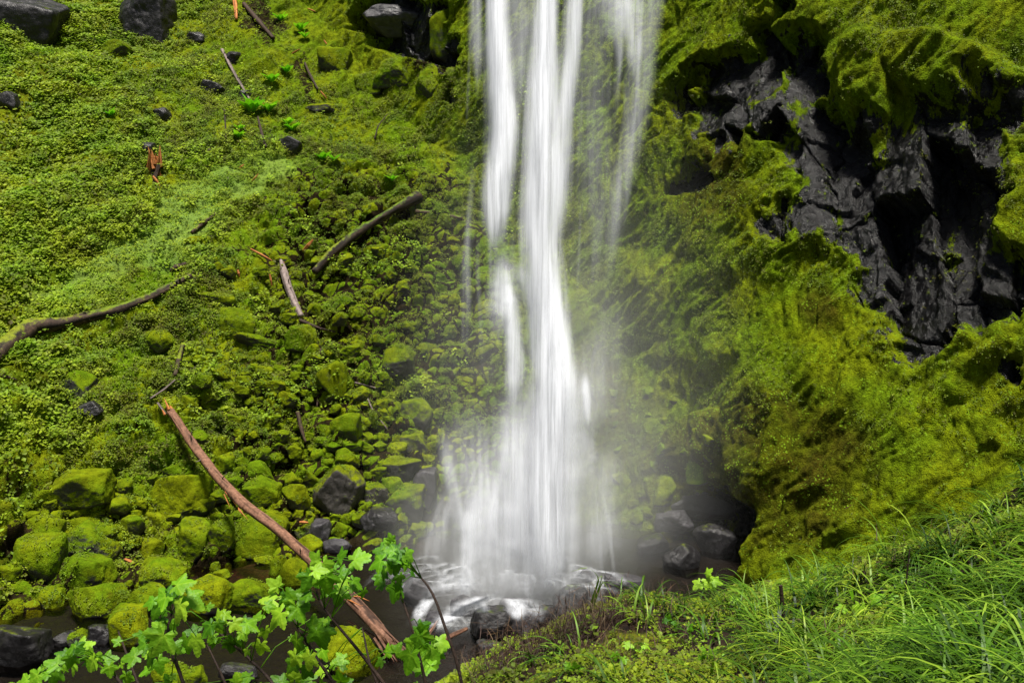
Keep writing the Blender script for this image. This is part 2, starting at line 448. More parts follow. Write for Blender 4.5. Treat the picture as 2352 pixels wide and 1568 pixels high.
# talus relief
bz = sstep(9, 2, Zg-2.0*fbm2(Sg*.15, T0*.15, 2, 3))             # boulder zone near the foot
f1, f2, cid, _, _ = worley(Sg/1.15+.3*fbm2(Sg, T0, 2, 5), T0/1.0, 11)
bb = np.sqrt(np.clip(1-(f1/.62)**2, 0, 1))*(.25+.75*cid)
g1, g2, gid, _, _ = worley(Sg/.48+.4*fbm2(Sg*1.4, T0*1.4, 2, 6), T0/.42, 21)
sbp = np.sqrt(np.clip(1-(g1/.62)**2, 0, 1))*(.2+.8*gid)
mid = sstep(480, 740, px0)*sstep(250, 520, py0)*(1-CL)                 # the lumpy middle of the talus
rough = np.clip(.25+.75*mid+.8*bz, 0, 1)
dT = .9*fbm2(Sg*.12, T0*.12, 3, 31)+.38*fbm2(Sg*.5, T0*.5, 3, 32)+.62*bb*rough*sstep(-.3, .3, fbm2(Sg*.25, T0*.25, 2, 8)+.35*rough)+.33*sbp*rough+.07*fbm2(Sg*3.2, T0*3.2, 4, 33)
tl1 = _h(np.floor(cid*9973), 1)-.5; tl2 = _h(np.floor(cid*9973), 2)-.5
qx_, qy_, qc, cx1, cy1 = worley(Sg/.85+.25*fbm2(Sg*1.3, T0*1.3, 2, 15), T0/.7, 16)
dT += rough*.75*((Sg/.85-cx1)*(_h(np.floor(qc*9973), 1)-.5)+(T0/.7-cy1)*(_h(np.floor(qc*9973), 2)-.35))*sstep(0, .12, qy_-qx_)
h1, h2, hid, _, _ = worley(Sg/.20, T0/.18, 41)
dT += .05*np.sqrt(np.clip(1-(h1/.65)**2, 0, 1))
# cliff relief: flowing moss lobes
qa = math.radians(28)
u = Sg*math.cos(qa)-T0*math.sin(qa); v = Sg*math.sin(qa)+T0*math.cos(qa)
wu = u+.9*fbm2(Sg*.35, T0*.35, 3, 61); wv = v+.9*fbm2(Sg*.35+5, T0*.35, 3, 62)
rid = 1-np.abs(fbm2(wu*.55, wv*.20, 4, 63))*2.2
k1, k2, kid, _, _ = worley(wu/1.0, wv/1.9, 64)
lobe = np.sqrt(np.clip(1-(k1/.72)**2, 0, 1))*(.2+.8*kid)
m1, m2, mid_, _, _ = worley(wu/.36, wv/.8, 65)
lobe2 = np.sqrt(np.clip(1-(m1/.7)**2, 0, 1))*(.2+.8*mid_)
dC = .72*fbm2(Sg*.18, T0*.18, 3, 66)+.18*rid+.20*lobe+.11*lobe2+.22*fbm2(wu*3.0, wv*.6, 4, 68)+.10*fbm2(wu*4.5, wv*1.6, 4, 67)+.04*fbm2(Sg*9, T0*9, 3, 69)
# angular basalt in the rock patches
RW, RH = 1.05, 3.6
r1, r2, rid1, rcx, rcy = worley((Sg+.15*T0+.35*fbm2(Sg*.9, T0*.9, 3, 70))/RW, (T0+.5*fbm2(Sg*.9+3, T0*.9, 3, 71))/RH, 72)
lx = ((Sg+.15*T0)/RW-rcx); ly = (T0/RH-rcy)
plate = 1.0*(rid1-.5)+lx*1.5*(_h(np.floor(rcx*97), 3)-.5)+ly*1.7*(_h(np.floor(rcy*97), 5)-.62)
q1, q2, qid, qcx, qcy = worley((Sg+.12*fbm2(Sg*3, T0*3, 2, 74))/.8, T0/1.25, 75)
plate2 = .26*(qid-.5)+(Sg/.8-qcx)*.6*(_h(np.floor(qcx*83), 3)-.5)+(T0/1.25-qcy)*.42*(_h(np.floor(qcy*83), 9)-.5)
dR = .55*fbm2(Sg*.3, T0*.3, 2, 77)+plate+plate2+.05*fbm2(Sg*5, T0*5, 4, 78)-.28*sstep(.05+.05*fbm2(Sg*2, T0*2, 2, 88), .0, r2-r1)-.08*np.abs(fbm2(Sg*2.5+.3*T0, T0*1.2, 4, 79))
rs = sstep(.25, .62, rockm)
dC = dC*(1-rs)+(dR-.65)*rs
# a moss shelf that overhangs the dark rock, and the block that overhangs the alcove
shelf = blobs(px0, py0, [(2170, 170, 190, 75, 12), (1990, 200, 70, 120, 0)])
dC += .9*sstep(.35, .8, shelf)
alc = blobs(px0, py0, [(1610, 1235, 75, 110, 0)])
dC -= 1.6*sstep(.3, .8, alc)
bul = blobs(px0, py0, [(1620, 1010, 110, 60, -25), (1750, 1000, 80, 160, 0)])
dC += .7*sstep(.35, .8, bul)
D = dT*(1-CL)+dC*CL
fade = sstep(-2.0, .2, Zg)
PT = P0+N0*D[..., None]
NT_ = normals(PT)*sgn
pale = blobs(px0+90*fbm2(Sg*.5, T0*.5, 3, 80), py0+60*fbm2(Sg*.5, T0*.5, 3, 81), [(430, 520, 190, 70, -35), (250, 620, 170, 60, -25), (560, 430, 120, 50, -40)])
pale = sstep(.3, .8, pale)*(1-CL)
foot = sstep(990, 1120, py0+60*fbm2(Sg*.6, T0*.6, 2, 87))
gap_shade = sstep(.34, .02, g2-g1)*rough+sstep(.16, 0, f2-f1)*rough
bare = (np.clip(gap_shade, 0, 1)*(.34+.75*mid)+.36*sstep(.1, .6, fbm2(Sg*.8, T0*.8, 3, 85))+.22*foot)*(1-CL*.6)  # open soil patches, plus shade painted into crevices and among the lower rocks
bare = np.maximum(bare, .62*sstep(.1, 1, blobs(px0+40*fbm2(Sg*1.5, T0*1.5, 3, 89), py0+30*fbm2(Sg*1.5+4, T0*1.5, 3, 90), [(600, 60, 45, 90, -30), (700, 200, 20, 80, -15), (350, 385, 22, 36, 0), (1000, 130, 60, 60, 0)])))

olive = sstep(.25, .9, blobs(px0+70*fbm2(Sg*.6, T0*.6, 3, 86), py0, [(1800, 1080, 230, 200, 0), (1600, 1080, 140, 120, 0), (1850, 700, 60, 60, 0), (1650, 400, 90, 140, 0), (1380, 950, 120, 180, 0)]))
olive = np.maximum(olive, .75*(1-CL)*sstep(560, 240, px0+.25*py0)*(.4+.6*sstep(-.3, .3, fbm2(Sg*.9, T0*.9, 3, 93))))
isp = int(np.searchsorted(S1, np.interp(1.5, BT[:, 0], sb)))
def sub_sheet(name, c0, c1, **props):
    sl_ = (slice(None), slice(c0, c1))
    P = PT[sl_]; nr, nc = P.shape[:2]
    Q = grid_quads(nr, nc)
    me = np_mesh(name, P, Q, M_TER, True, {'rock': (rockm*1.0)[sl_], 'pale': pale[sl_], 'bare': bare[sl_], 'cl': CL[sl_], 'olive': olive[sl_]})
    return link(name, me, **props)
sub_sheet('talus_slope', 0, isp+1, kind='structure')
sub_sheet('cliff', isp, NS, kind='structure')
# coarse BVH to place things on
st = 3
PC = PT[::st, ::st]
bvh = BVHTree.FromPolygons([tuple(p) for p in PC.reshape(-1, 3).tolist()], grid_quads(*PC.shape[:2]).tolist())
def hit(px, py, zmin=-.05):
    d = Vector(ray(px, py)).normalized()
    loc, nor, _, dist = bvh.ray_cast(Vector(CAM), d)
    g = at_z(px, py, zmin) if d.z < -1e-4 else None
    if g is not None and (loc is None or np.linalg.norm(g-CAM) < dist):
        return Vector(g), Vector((0, 0, 1)), float(np.linalg.norm(g-CAM))
    if loc is None: return None
    if nor.dot(d) > 0: nor = -nor
    return loc, nor, dist
def depth_of(v): return float((np.array(v)-CAM) @ FW)

# ------------------------------------------------------------------ ground, stream bed and stream
gx = np.concatenate([[-400, -150, -60], np.linspace(-36, 30, 330), [60, 150, 400]])
gy = np.concatenate([[-300, -100, -20], np.linspace(4, 40, 190), [70, 160, 400]])
GX, GY = np.meshgrid(gx, gy)
GZ = -.24+.16*fbm2(GX*.7, GY*.7, 4, 101)+.05*fbm2(GX*3, GY*3, 3, 102)
inn = sstep(60, 36, np.abs(GX))*sstep(70, 42, GY)
GZ = GZ*inn-1.2*(1-inn)
bedx, bedy, _ = proj(np.stack([GX, np.maximum(GY, 3), GZ], -1))
brown = np.clip(blobs(bedx, bedy, [(590, 1310, 150, 55, 0), (290, 1330, 70, 45, 0), (930, 1235, 80, 40, 0)]), 0, 1)
me = np_mesh('stream_bed', np.stack([GX, GY, GZ], -1), grid_quads(*GX.shape), M_BED, True, {'brown': brown})
link('stream_bed', me, kind='structure')
wxs = np.linspace(-24, 14, 260); wys = np.linspace(8, 36, 220)
WX, WY = np.meshgrid(wxs, wys)
fpx, fpy, _ = proj(np.stack([WX, WY, WX*0], -1))
foam = np.clip(blobs(fpx+30*fbm2(WX, WY, 3, 3), fpy, [(1150, 1385, 130, 26, 0), (1030, 1425, 60, 22, 0), (1400, 1335, 60, 14, 0)]), 0, 1)
foam = sstep(.15, 1, foam)
me = np_mesh('stream', np.stack([WX, WY, -.03+.035*fbm2(WX*1.5, WY*1.5, 3, 110)+.04*foam], -1), grid_quads(*WX.shape), M_WATER, True, {'foam': foam})
link('stream', me, kind='structure')

# ------------------------------------------------------------------ rocks
import bmesh
def ico(sub):
    bm = bmesh.new(); bmesh.ops.create_icosphere(bm, subdivisions=sub, radius=1)
    V = np.array([v.co[:] for v in bm.verts]); Fc = np.array([[v.index for v in f.verts] for f in bm.faces]); bm.free(); return V, Fc
ICO = {k: ico(k) for k in (4, 5, 6)}
def rock_mesh(name, seed, mat, sub=5, dims=(1, 1, 1), angular=.5, lump=.10):
    V, Fc = ICO[sub]; r_ = np.random.default_rng(seed)
    V = V/np.linalg.norm(V, axis=1)[:, None]
    K = 13
    n_ = r_.normal(size=(K, 3)); n_ /= np.linalg.norm(n_, axis=1)[:, None]
    n_ = np.vstack([n_, [[0, 0, 1], [0, 0, -1], [1, 0, 0], [-1, 0, 0], [0, 1, 0], [0, -1, 0]]+r_.normal(size=(6, 3))*.22]); n_ /= np.linalg.norm(n_, axis=1)[:, None]
    d_ = r_.uniform(.72, 1.02, len(n_))
    p = 8+32*angular
    rr = (np.sum((np.clip(V @ n_.T, 1e-3, None)/d_[None])**p, axis=1))**(-1/p)
    P = V*rr[:, None]
    P = P*(1+lump*1.2*fbm3(P*1.5+seed*3.1, 4, seed))[:, None]
    P = P+V*(.05*fbm3(P*5+seed, 4, seed+5))[:, None]
    P = P-(P.max(0)+P.min(0))/2; P = P/(P.max(0)-P.min(0))
    P = P*np.array(dims)
    return np_mesh(name, P, Fc, mat, True)
GROUPS = {}
# px, py, width, height, material, angular, label
HR = [
 (925,52,170,74,'G',.7,'pale grey rock ledge sticking out at the top left of the falls'),
 (1042,212,56,104,'H',.6,'narrow mossy block with a grey face left of the top of the falls'),
 (985,200,60,92,'M',.6,'tall mossy block next to the narrow one left of the falls'),
 (1035,90,84,120,'M',.5,'big mossy block at the top beside the falls'),
 (905,170,90,66,'M',.5,'mossy lump beneath the pale grey rock ledge'),
 (768,150,74,70,'M',.4,'leafy moss hump at the top right of the talus'),
 (850,200,66,60,'M',.4,'mossy hump below the ledge and left of the tall blocks'),
 (455,560,60,34,'M',.5,'low mossy rock near the stubby log on the slope'),
 (270,120,70,48,'M',.4,'mossy rock left of the purple grey boulder shadow'),
 (189,1132,132,98,'M',1.1,'boxy moss topped boulder with a dark front face in the lower left rocks'),
 (107,1216,80,62,'M',.3,'oval mossy rock just below and left of the boxy dark fronted boulder'),
 (191,1204,64,40,'M',.3,'low mossy rock directly under the boxy dark fronted boulder'),
 (237,1222,66,38,'M',.2,'flat bright mossy rock right below the boxy boulder, touching its lower neighbour'),
 (306,1211,68,54,'M',.3,'rounded mossy rock halfway between the boxy boulder and the tall split pair'),
 (362,1200,58,54,'M',.4,'mossy rock with a dark right side, left of the big tilted slab'),
 (418,1137,128,108,'M',.7,'largest tilted mossy slab left of the long stripped log'),
 (454,1168,74,58,'M',.3,'rounded mossy rock at the foot of the largest tilted slab'),
 (443,1240,84,92,'M',.5,'tall mossy boulder left of the dark cleft above the brown pool'),
 (515,1234,60,86,'M',.6,'narrow upright mossy boulder right of the dark cleft above the brown pool'),
 (590,1232,130,100,'M',.3,'big smooth dome shaped mossy boulder under the long stripped log'),
 (598,1130,94,66,'M',.8,'wedge shaped mossy slab touching the right side of the long log'),
 (598,1083,62,50,'M',.6,'peaked mossy rock above the wedge slab beside the long log'),
 (338,1267,78,60,'M',.5,'squarish mossy rock beside the orange wood chip at the pool edge'),
 (373,1322,114,74,'M',.7,'blocky mossy boulder standing at the left edge of the brown pool'),
 (198,1252,136,92,'H',.5,'broad sloping boulder with half bare brown top in the lower left'),
 (94,1290,112,116,'M',.4,'large leafy moss mound at the far lower left bank'),
 (230,1388,134,96,'M',.4,'wide mossy boulder with a bare wet patch at its waterline'),
 (338,1380,84,74,'M',.6,'bright mossy boulder with pointed left tip in the stream'),
 (479,1375,118,104,'M',.3,'rounded mossy boulder behind the shrub below the brown pool'),
 (576,1370,108,80,'M',.8,'long mossy boulder sloping up to the right below the brown pool'),
 (295,1450,94,108,'M',.5,'mossy boulder standing in dark water above the shrub leaves'),
 (200,1322,120,90,'M',.6,'arched mossy boulder with deep shade beneath it'),
 (677,1322,74,84,'M',.6,'steep bright mossy rock partly behind the lower part of the long log'),
 (641,1305,44,64,'M',.4,'small upright mossy rock at the right edge of the brown pool'),
 (508,1322,42,26,'M',.1,'small mossy hump standing alone in the brown pool'),
 (605,1288,44,22,'M',.1,'small flat mossy stone at the foot of the dome boulder'),
 (492,1303,26,26,'M',.1,'tiny mossy stone at the back of the brown pool'),
 (119,1380,60,58,'M',.5,'mossy rock leaning into the dark water at the far left'),
 (40,1488,150,130,'D',.8,'big bare dark boulder at the bottom left edge'),
 (148,1472,56,40,'D',.5,'low wet dark rock right of the big bare boulder'),
 (186,1470,46,50,'H',.6,'small upright rock with a yellow mossy rim in the dark water'),
 (232,1462,54,62,'D',.6,'wet dark rock beside the mossy boulder in the dark water'),
 (778,1132,114,128,'B',1.1,'big square half bare block at the right end of the talus'),
 (713,1097,56,70,'M',.6,'mossy rock leaning on the left side of the big square block'),
 (677,1143,66,66,'M',.5,'mossy rock left of the big square block beside a pale stick'),
 (698,1213,50,42,'H',.5,'half mossy grey stone beside the small orange wood chip'),
 (733,1222,54,60,'G',.7,'bare grey rock just below the big square block'),
 (706,1254,76,52,'M',.5,'dark mossy rock touching the log under the bare grey rock'),
 (774,1258,66,42,'G',.5,'bare flat grey rock in the water right of the log'),
 (22,1318,52,44,'M',.3,'small leafy rock at the far left bank'),
 (45,1352,60,34,'M',.3,'low mossy rock at the left edge of the dark water'),
 (805,1500,140,120,'M',.4,'large bright mossy boulder behind the shrub stems near the bottom'),
 (396,1556,90,66,'M',.4,'mossy boulder at the bottom behind the shrub leaves'),
 (445,1562,60,60,'M',.3,'smaller mossy boulder at the bottom right next to its larger neighbour'),
 (550,1545,90,40,'D',.4,'low dark rock lying in the stream below the shrub'),
 (918,1076,90,66,'H',.8,'angular half mossy boulder where the spray begins'),
 (867,1140,66,58,'B',.8,'dark faced angular rock right of the big square block'),
 (872,1198,88,58,'D',.4,'shiny wet dark boulder at the water edge near the spray'),
 (932,1153,84,78,'H',.5,'mossy boulder beside the left veil of the falls'),
 (978,1128,56,98,'G',.7,'tall grey rock seen through the left veil of the falls'),
 (905,1120,50,44,'M',.4,'small mossy rock wedged between angular rocks by the spray'),
 (830,1195,44,36,'M',.4,'small mossy rock against the right foot of the big square block'),
 (915,830,80,78,'H',.95,'square mossy block with a shaded underside on the talus right side'),
 (958,955,74,76,'H',.9,'angular block in thin spray beside the falls'),
 (950,1020,60,56,'H',.8,'shadowed block below the angular one beside the falls'),
 (767,872,64,84,'M',.4,'tall rounded mossy boulder high on the right of the talus'),
 (795,985,72,66,'M',.5,'mossy boulder above the broken twigs on the talus'),
 (690,780,72,66,'M',.5,'blocky mossy boulder below the standing grey snag'),
 (600,790,110,52,'M',.7,'long overhanging mossy slab left of the grey snag foot'),
 (545,745,90,74,'M',.6,'big mossy boulder with a shaded cleft on its right'),
 (500,690,80,46,'M',.5,'mossy overhanging rock above the shaded cleft'),
 (363,785,72,52,'M',.3,'round leafy boulder alone in the pale green slope'),
 (176,885,96,74,'H',.8,'dark faced rock jutting from the left slope'),
 (205,945,70,44,'D',.5,'dark rock in the hollow under the jutting rock'),
 (55,62,190,150,'D',.7,'big dark boulder at the top left corner'),
 (338,52,130,125,'D',.7,'dark purple grey boulder at the top of the slope'),
 (485,204,64,38,'D',.7,'small dark rock below a mossy overhang on the upper slope'),
 (560,220,34,26,'D',.5,'tiny dark rock beside the leaning thin log'),
 (666,338,58,44,'D',.6,'dark rock below the bright leafy plants'),
 (738,252,66,28,'H',.6,'flat dark rock with mossy top in the upper slope'),
 (372,268,40,40,'D',.6,'dark rock poking from the middle of the upper left slope'),
 (22,242,44,56,'D',.6,'dark rock at the left edge of the slope'),
 (340,352,32,46,'D',.8,'dark block next to the splintered orange stump'),
 (452,92,44,34,'D',.5,'small dark rock right of the purple grey boulder'),
 (535,140,34,38,'D',.6,'small dark rock at the top of the leaning thin log'),
 (1130,1440,96,88,'D',.6,'dark pointed boulder in front of the splash pool'),
 (1062,1400,56,66,'G',.4,'wet grey rock under the white cascade'),
 (1101,1378,44,44,'G',.4,'small grey rock half lost in the splash'),
 (1181,1396,80,50,'G',.3,'wide rock with white water running over it'),
 (1199,1436,70,62,'G',.4,'wet rounded rock right of the dark pointed boulder'),
 (1310,1390,84,88,'D',.6,'dark boulder behind the tip of the grassy bank'),
 (1256,1424,60,66,'D',.4,'dark rock between the wet rounded rock and the bank'),
 (1123,1490,60,36,'D',.4,'low bluish wet rock at the foot of the dark pointed boulder'),
 (1155,1505,70,44,'D',.4,'dark wet rock tucked under the bank tip'),
 (961,1356,82,66,'G',.5,'pale grey wet boulder left of the white cascade'),
 (1010,1425,60,34,'G',.3,'low wet rock in the white runoff'),
 (1340,1325,60,44,'G',.4,'grey rock veiled by spray right of the falls'),
 (1432,1345,96,56,'G',.5,'broad grey rock veiled by spray near the bank crest'),
 (1527,1128,56,66,'M',.4,'drooping mossy rock in the dark alcove'),
 (1612,1160,140,66,'D',.6,'dark ledge rock inside the alcove'),
 (1548,1200,88,62,'G',.6,'pale wet rock in the alcove with water running over it'),
 (1566,1288,84,76,'D',.4,'rounded grey rock at the mouth of the alcove'),
 (1610,1080,70,56,'M',.3,'mossy rock tucked under the buttress beside the alcove'),
 (1500,1255,80,50,'D',.4,'low dark rock in the mist right of the falls'),
 (1640,1250,90,90,'D',.6,'black rock deep in the alcove'),
]
MM = {'B': M_BLOCK, 'M': M_MOSSROCK, 'H': M_HALFROCK, 'D': M_DARKROCK, 'G': M_GREYROCK}
NAMES = {'B': 'half_mossy_boulder', 'M': 'mossy_boulder', 'H': 'half_mossy_boulder', 'D': 'dark_boulder', 'G': 'grey_boulder'}
occupied = []
rock_objs = []
for i, (px, py, w, h, mk, ang, lab) in enumerate(HR):
    r_ = hit(px, py+h*.18)
    if r_ is None: continue
    loc, nor, dist = r_; dep = depth_of(loc)
    ww, hh = w*dep/F, h*dep/F
    dd = (ww+hh)*.5*random.uniform(.85, 1.05)
    nm = NAMES[mk]
    me = rock_mesh(nm, 100+i, MM[mk], 6 if w > 85 else 5, (ww*1.04, dd, hh*1.10), ang*.8)
    d = Vector(ray(px, py)); d = d/d.y
    dd2 = loc.y+(.12 if py > 700 else .34)*dd
    p = Vector(CAM)+d*dd2
    o = link(nm, me, None, p, label=lab, category='boulder' if w > 60 else 'rock')
    o.rotation_euler = (random.uniform(-.12, .12), random.uniform(-.15, .15), random.uniform(-.25, .25))
    rock_objs.append(o)
    occupied.append((px, py, w*.5, h*.5))
# rocks of the heap: copies of a few stones
protos = [rock_mesh('mossy_rock', 900+k, M_MOSSROCK, 5, (1, 1, 1), .25+.7*random.random(), .14) for k in range(10)]
cnt = 0
zones = [  # px range, py range, size range (px), tries, label, group
 ((60, 960), (1000, 1290), (24, 62), 6000, 150, 'rounded moss covered rock in the heap at the foot of the talus', 'mossy rocks heaped at the foot of the talus'),
 ((420, 980), (800, 1010), (22, 50), 3000, 100, 'moss covered rock in the lumpy middle of the talus slope', 'mossy rocks on the middle of the talus'),
 ((1400, 1640), (880, 1200), (20, 40), 900, 30, 'misty moss covered rock behind the spray right of the falls', 'mossy rocks behind the spray'),
 ((480, 960), (560, 790), (26, 44), 300, 26, 'leafy moss covered rock high on the talus slope', 'mossy rocks high on the talus'),
]
for (xa, xb), (ya, yb), (wa, wb), tries, most, lab, grp in zones:
    k = 0
    for _ in range(tries):
        if k >= most: break
        px, py = random.uniform(xa, xb), random.uniform(ya, yb)
        if ya >= 1000 and px < 960 and py > 1210+ (px-200)*.02: continue
        if xa == 60 and py < 1180-.25*px: continue
        w = random.uniform(wa, wb)*(1 if random.random() > .25 else .6); h = w*random.uniform(.6, .85)
        if any(abs(px-a)/(w*.36+c*.72) < 1 and abs(py-b)/(h*.36+d*.72) < 1 for a, b, c, d in occupied): continue
        r_ = hit(px, py)
        if r_ is None: continue
        loc, nor, dist = r_; dep = depth_of(loc)
        o = link('mossy_rock', random.choice(protos), None, loc-nor*(.22*w*dep/F if xa == 1400 else -.10*w*dep/F), label=lab, category='rock', group=grp)
        o.scale = (w*dep/F, (w+h)*.5*dep/F, h*dep/F*1.15)
        o.rotation_euler = (random.uniform(-.35, .35), random.uniform(-.35, .35), random.uniform(0, 6.28))
        if True: o.rotation_euler.z = random.choice([0, math.pi])+random.uniform(-.5, .5)
        occupied.append((px, py, w*.5, h*.5)); rock_objs.append(o); k += 1

LM = [(60, 60, 'big dark corner boulder'), (335, 60, 'purple grey boulder at the top'), (665, 660, 'grey snag'), (860, 520, 'leaning dark log'), (545, 745, 'boulder with the shaded cleft'),
 (600, 800, 'long overhanging slab'), (690, 780, 'blocky boulder below the snag'), (767, 872, 'tall rounded boulder'), (915, 830, 'square block with shaded underside'), (795, 985, 'boulder above the broken twigs'),
 (418, 1010, 'broken top of the long log'), (470, 870, 'short mossy log on the slope'), (600, 880, 'open middle of the talus'), (530, 980, 'humps right of the log top'), (620, 960, 'mossy stub log'), (690, 1060, 'peak left of the square block'),
 (778, 1132, 'big square half bare block'), (870, 1140, 'dark faced angular rock'), (918, 1076, 'angular rock at the edge of the spray'), (958, 955, 'angular block in thin spray'), (598, 1130, 'wedge shaped slab'),
 (418, 1137, 'largest tilted slab'), (189, 1132, 'boxy dark fronted boulder'), (306, 1211, 'rounded rock right of the boxy boulder'), (590, 1232, 'dome shaped boulder under the log'), (443, 1240, 'tall boulder by the dark cleft'),
 (94, 1290, 'leafy mound at the left bank'), (300, 1080, 'smooth slope above the boxy boulder'), (706, 1254, 'dark mossy rock touching the log'), (1450, 950, 'upper spray right of the falls'), (1560, 950, 'bulge above the alcove'),
 (1530, 1080, 'drooping rock in the alcove'), (1450, 1120, 'thick spray right of the falls'), (1600, 1150, 'alcove ledge')]
ORD = ['nearest', 'second', 'third', 'fourth', 'fifth', 'sixth', 'seventh', 'eighth', 'ninth', 'tenth', 'eleventh', 'twelfth', 'thirteenth', 'fourteenth', 'fifteenth', 'sixteenth']
DIRS = ['right of', 'below and right of', 'below', 'below and left of', 'left of', 'above and left of', 'above', 'above and right of']
bpy.context.view_layer.update()
buckets = {}
for o in rock_objs:
    if not o.name.startswith('mossy_rock'): continue
    x_, y_, _ = proj(np.array(o.location))
    k = min(range(len(LM)), key=lambda j: math.hypot(LM[j][0]-x_, LM[j][1]-y_))
    a = math.degrees(math.atan2(y_-LM[k][1], x_-LM[k][0])) % 360
    buckets.setdefault((k, int(((a+22.5) % 360)//45)), []).append((math.hypot(LM[k][0]-x_, LM[k][1]-y_), o))
for (k, q), L_ in buckets.items():
    L_.sort(key=lambda t: t[0])
    for j, (_, o) in enumerate(L_):
        o['label'] = '%s mossy rock %s the %s' % (ORD[j], DIRS[q], LM[k][2])

# ------------------------------------------------------------------ ground cover leaves
def leaf_scatter(name, P, N, size, tint, k, mat, lift=.03, spread=1.0, label=None, up=.5, seed=1):
    r_ = np.random.default_rng(seed); n = len(P)
    nn = N*(1-up)+np.array([0, -.25, up]); nn /= np.linalg.norm(nn, axis=1)[:, None]
    a = np.cross(nn, np.array([.3, .9, .2])); a /= np.linalg.norm(a, axis=1)[:, None]; b = np.cross(nn, a)
    th = r_.uniform(0, 2*math.pi, (n, 1))+np.arange(k)[None]/k*2*math.pi+r_.normal(0, .4, (n, k))
    dirv = np.cos(th)[..., None]*a[:, None]+np.sin(th)[..., None]*b[:, None]
    sd = -np.sin(th)[..., None]*a[:, None]+np.cos(th)[..., None]*b[:, None]
    sz = size[:, None]*r_.uniform(.6, 1.2, (n, k))
    lf = r_.uniform(.15, .95, (n, k))
    dirl = dirv*np.cos(lf)[..., None]+nn[:, None]*np.sin(lf)[..., None]*.8
    c = P[:, None]+nn[:, None]*lift*r_.uniform(.3, 1.8, (n, k, 1))+dirv*(size[:, None, None]*spread*r_.uniform(.0, .5, (n, k, 1)))
    v0 = c; v1 = c+dirl*sz[..., None]*.5+sd*sz[..., None]*.36; v2 = c+dirl*sz[..., None]-nn[:, None]*sz[..., None]*.15; v3 = c+dirl*sz[..., None]*.5-sd*sz[..., None]*.36
    V = np.stack([v0, v1, v2, v3], 2).reshape(-1, 3)
    Q = np.arange(len(V)).reshape(-1, 4)
    tt = np.clip(tint[:, None]+r_.normal(0, .16, (n, k)), 0, 1)
    return np_mesh(name, V, Q, mat, False, {'tint': np.repeat(tt.ravel(), 4)})
PX, PY, PD = proj(PT)
inside = (PX > -220) & (PX < 2570) & (PY > -200) & (PY < 1600) & (PD > 0)
dens = np.where(inside, 1., .0)
clump = sstep(-.35, .35, fbm2(Sg*1.1, T0*1.1, 3, 201))
leafy = np.clip(.15+.65*sstep(-.1, .35, fbm2(Sg*.3, T0*.3, 3, 202)), 0, 1)
# upper left: tall leafy plants; cliff: sparse
wl = (1-CL)
big = wl*sstep(520, 200, PX+.25*PY)
cl2 = sstep(-.25, .3, fbm2(Sg*3.2, T0*3.2, 3, 207))
dn = dens*(1-.35*big)*((.10+.90*clump)*(.25+.75*cl2)*(.30+.70*leafy)*(wl*.9+.10*CL*sstep(.3, .55, fbm2(Sg*.5, T0*.5, 3, 203)*.5+.5)*1.3))
dn *= (1-.82*foot)*(1-.5*mid)*(1-.9*rs)*(1-.5*np.clip(gap_shade, 0, 1)*wl)
dn *= np.where(Zg < .0, 0, 1)
# area weight so the density is per square metre
A = np.linalg.norm(np.cross(np.gradient(PT, axis=0), np.gradient(PT, axis=1)), axis=-1)
w_ = (dn*A).ravel(); w_ /= w_.sum()
NC = 150000
idx = rng.choice(len(w_), NC, p=w_)
Pf = PT.reshape(-1, 3)[idx]+rng.normal(0, .02, (NC, 3)); Nf = NT_.reshape(-1, 3)[idx]
bigf = big.ravel()[idx]; palef = pale.ravel()[idx]; clf = CL.ravel()[idx]
midf = mid.ravel()[idx]
size = (1-.3*midf)*(.045+.05*rng.random(NC)*(1+1.2*bigf*rng.random(NC))+.075*bigf*(rng.random(NC) > .45))*(1-.25*palef)*(1-.35*clf)
tint = .38+.22*fbm2(Pf[:, 0]*.7, Pf[:, 1]*.7+Pf[:, 2], 3, 9)+.26*bigf+.3*palef+.16*rng.normal(size=NC)-.05*clf
me = leaf_scatter('ground_cover', Pf, Nf, size, tint, 5, M_COVER, .04, 1.3, up=.55)
link('ground_cover', me, kind='stuff', label='small leafy plants carpeting the talus slope and cliff', category='ground cover')

wt = (wl*dens*A*(sstep(.0, .35, fbm2(Sg*.55, T0*.55, 3, 221))+.05)*(.15+.85*sstep(900, 300, PX+.35*PY))*(1-rs)*(Zg > 3)*(1-.7*pale)).ravel(); wt /= wt.sum()
nT = 9000
it = rng.choice(len(wt), nT, p=wt); Pt = PT.reshape(-1, 3)[it]; Nt = NT_.reshape(-1, 3)[it]
me = leaf_scatter('taller_plants', Pt+np.array([0, -.03, .10])+rng.normal(0, .05, (nT, 3)), Nt, .07+.09*rng.random(nT), np.clip(.72+.25*rng.normal(size=nT), 0, 1), 7, M_COVER, .10, 1.6, up=.75, seed=15)
link('leafy_undergrowth', me, kind='stuff', label='taller bright leafy plants scattered over the upper left slope', category='undergrowth')

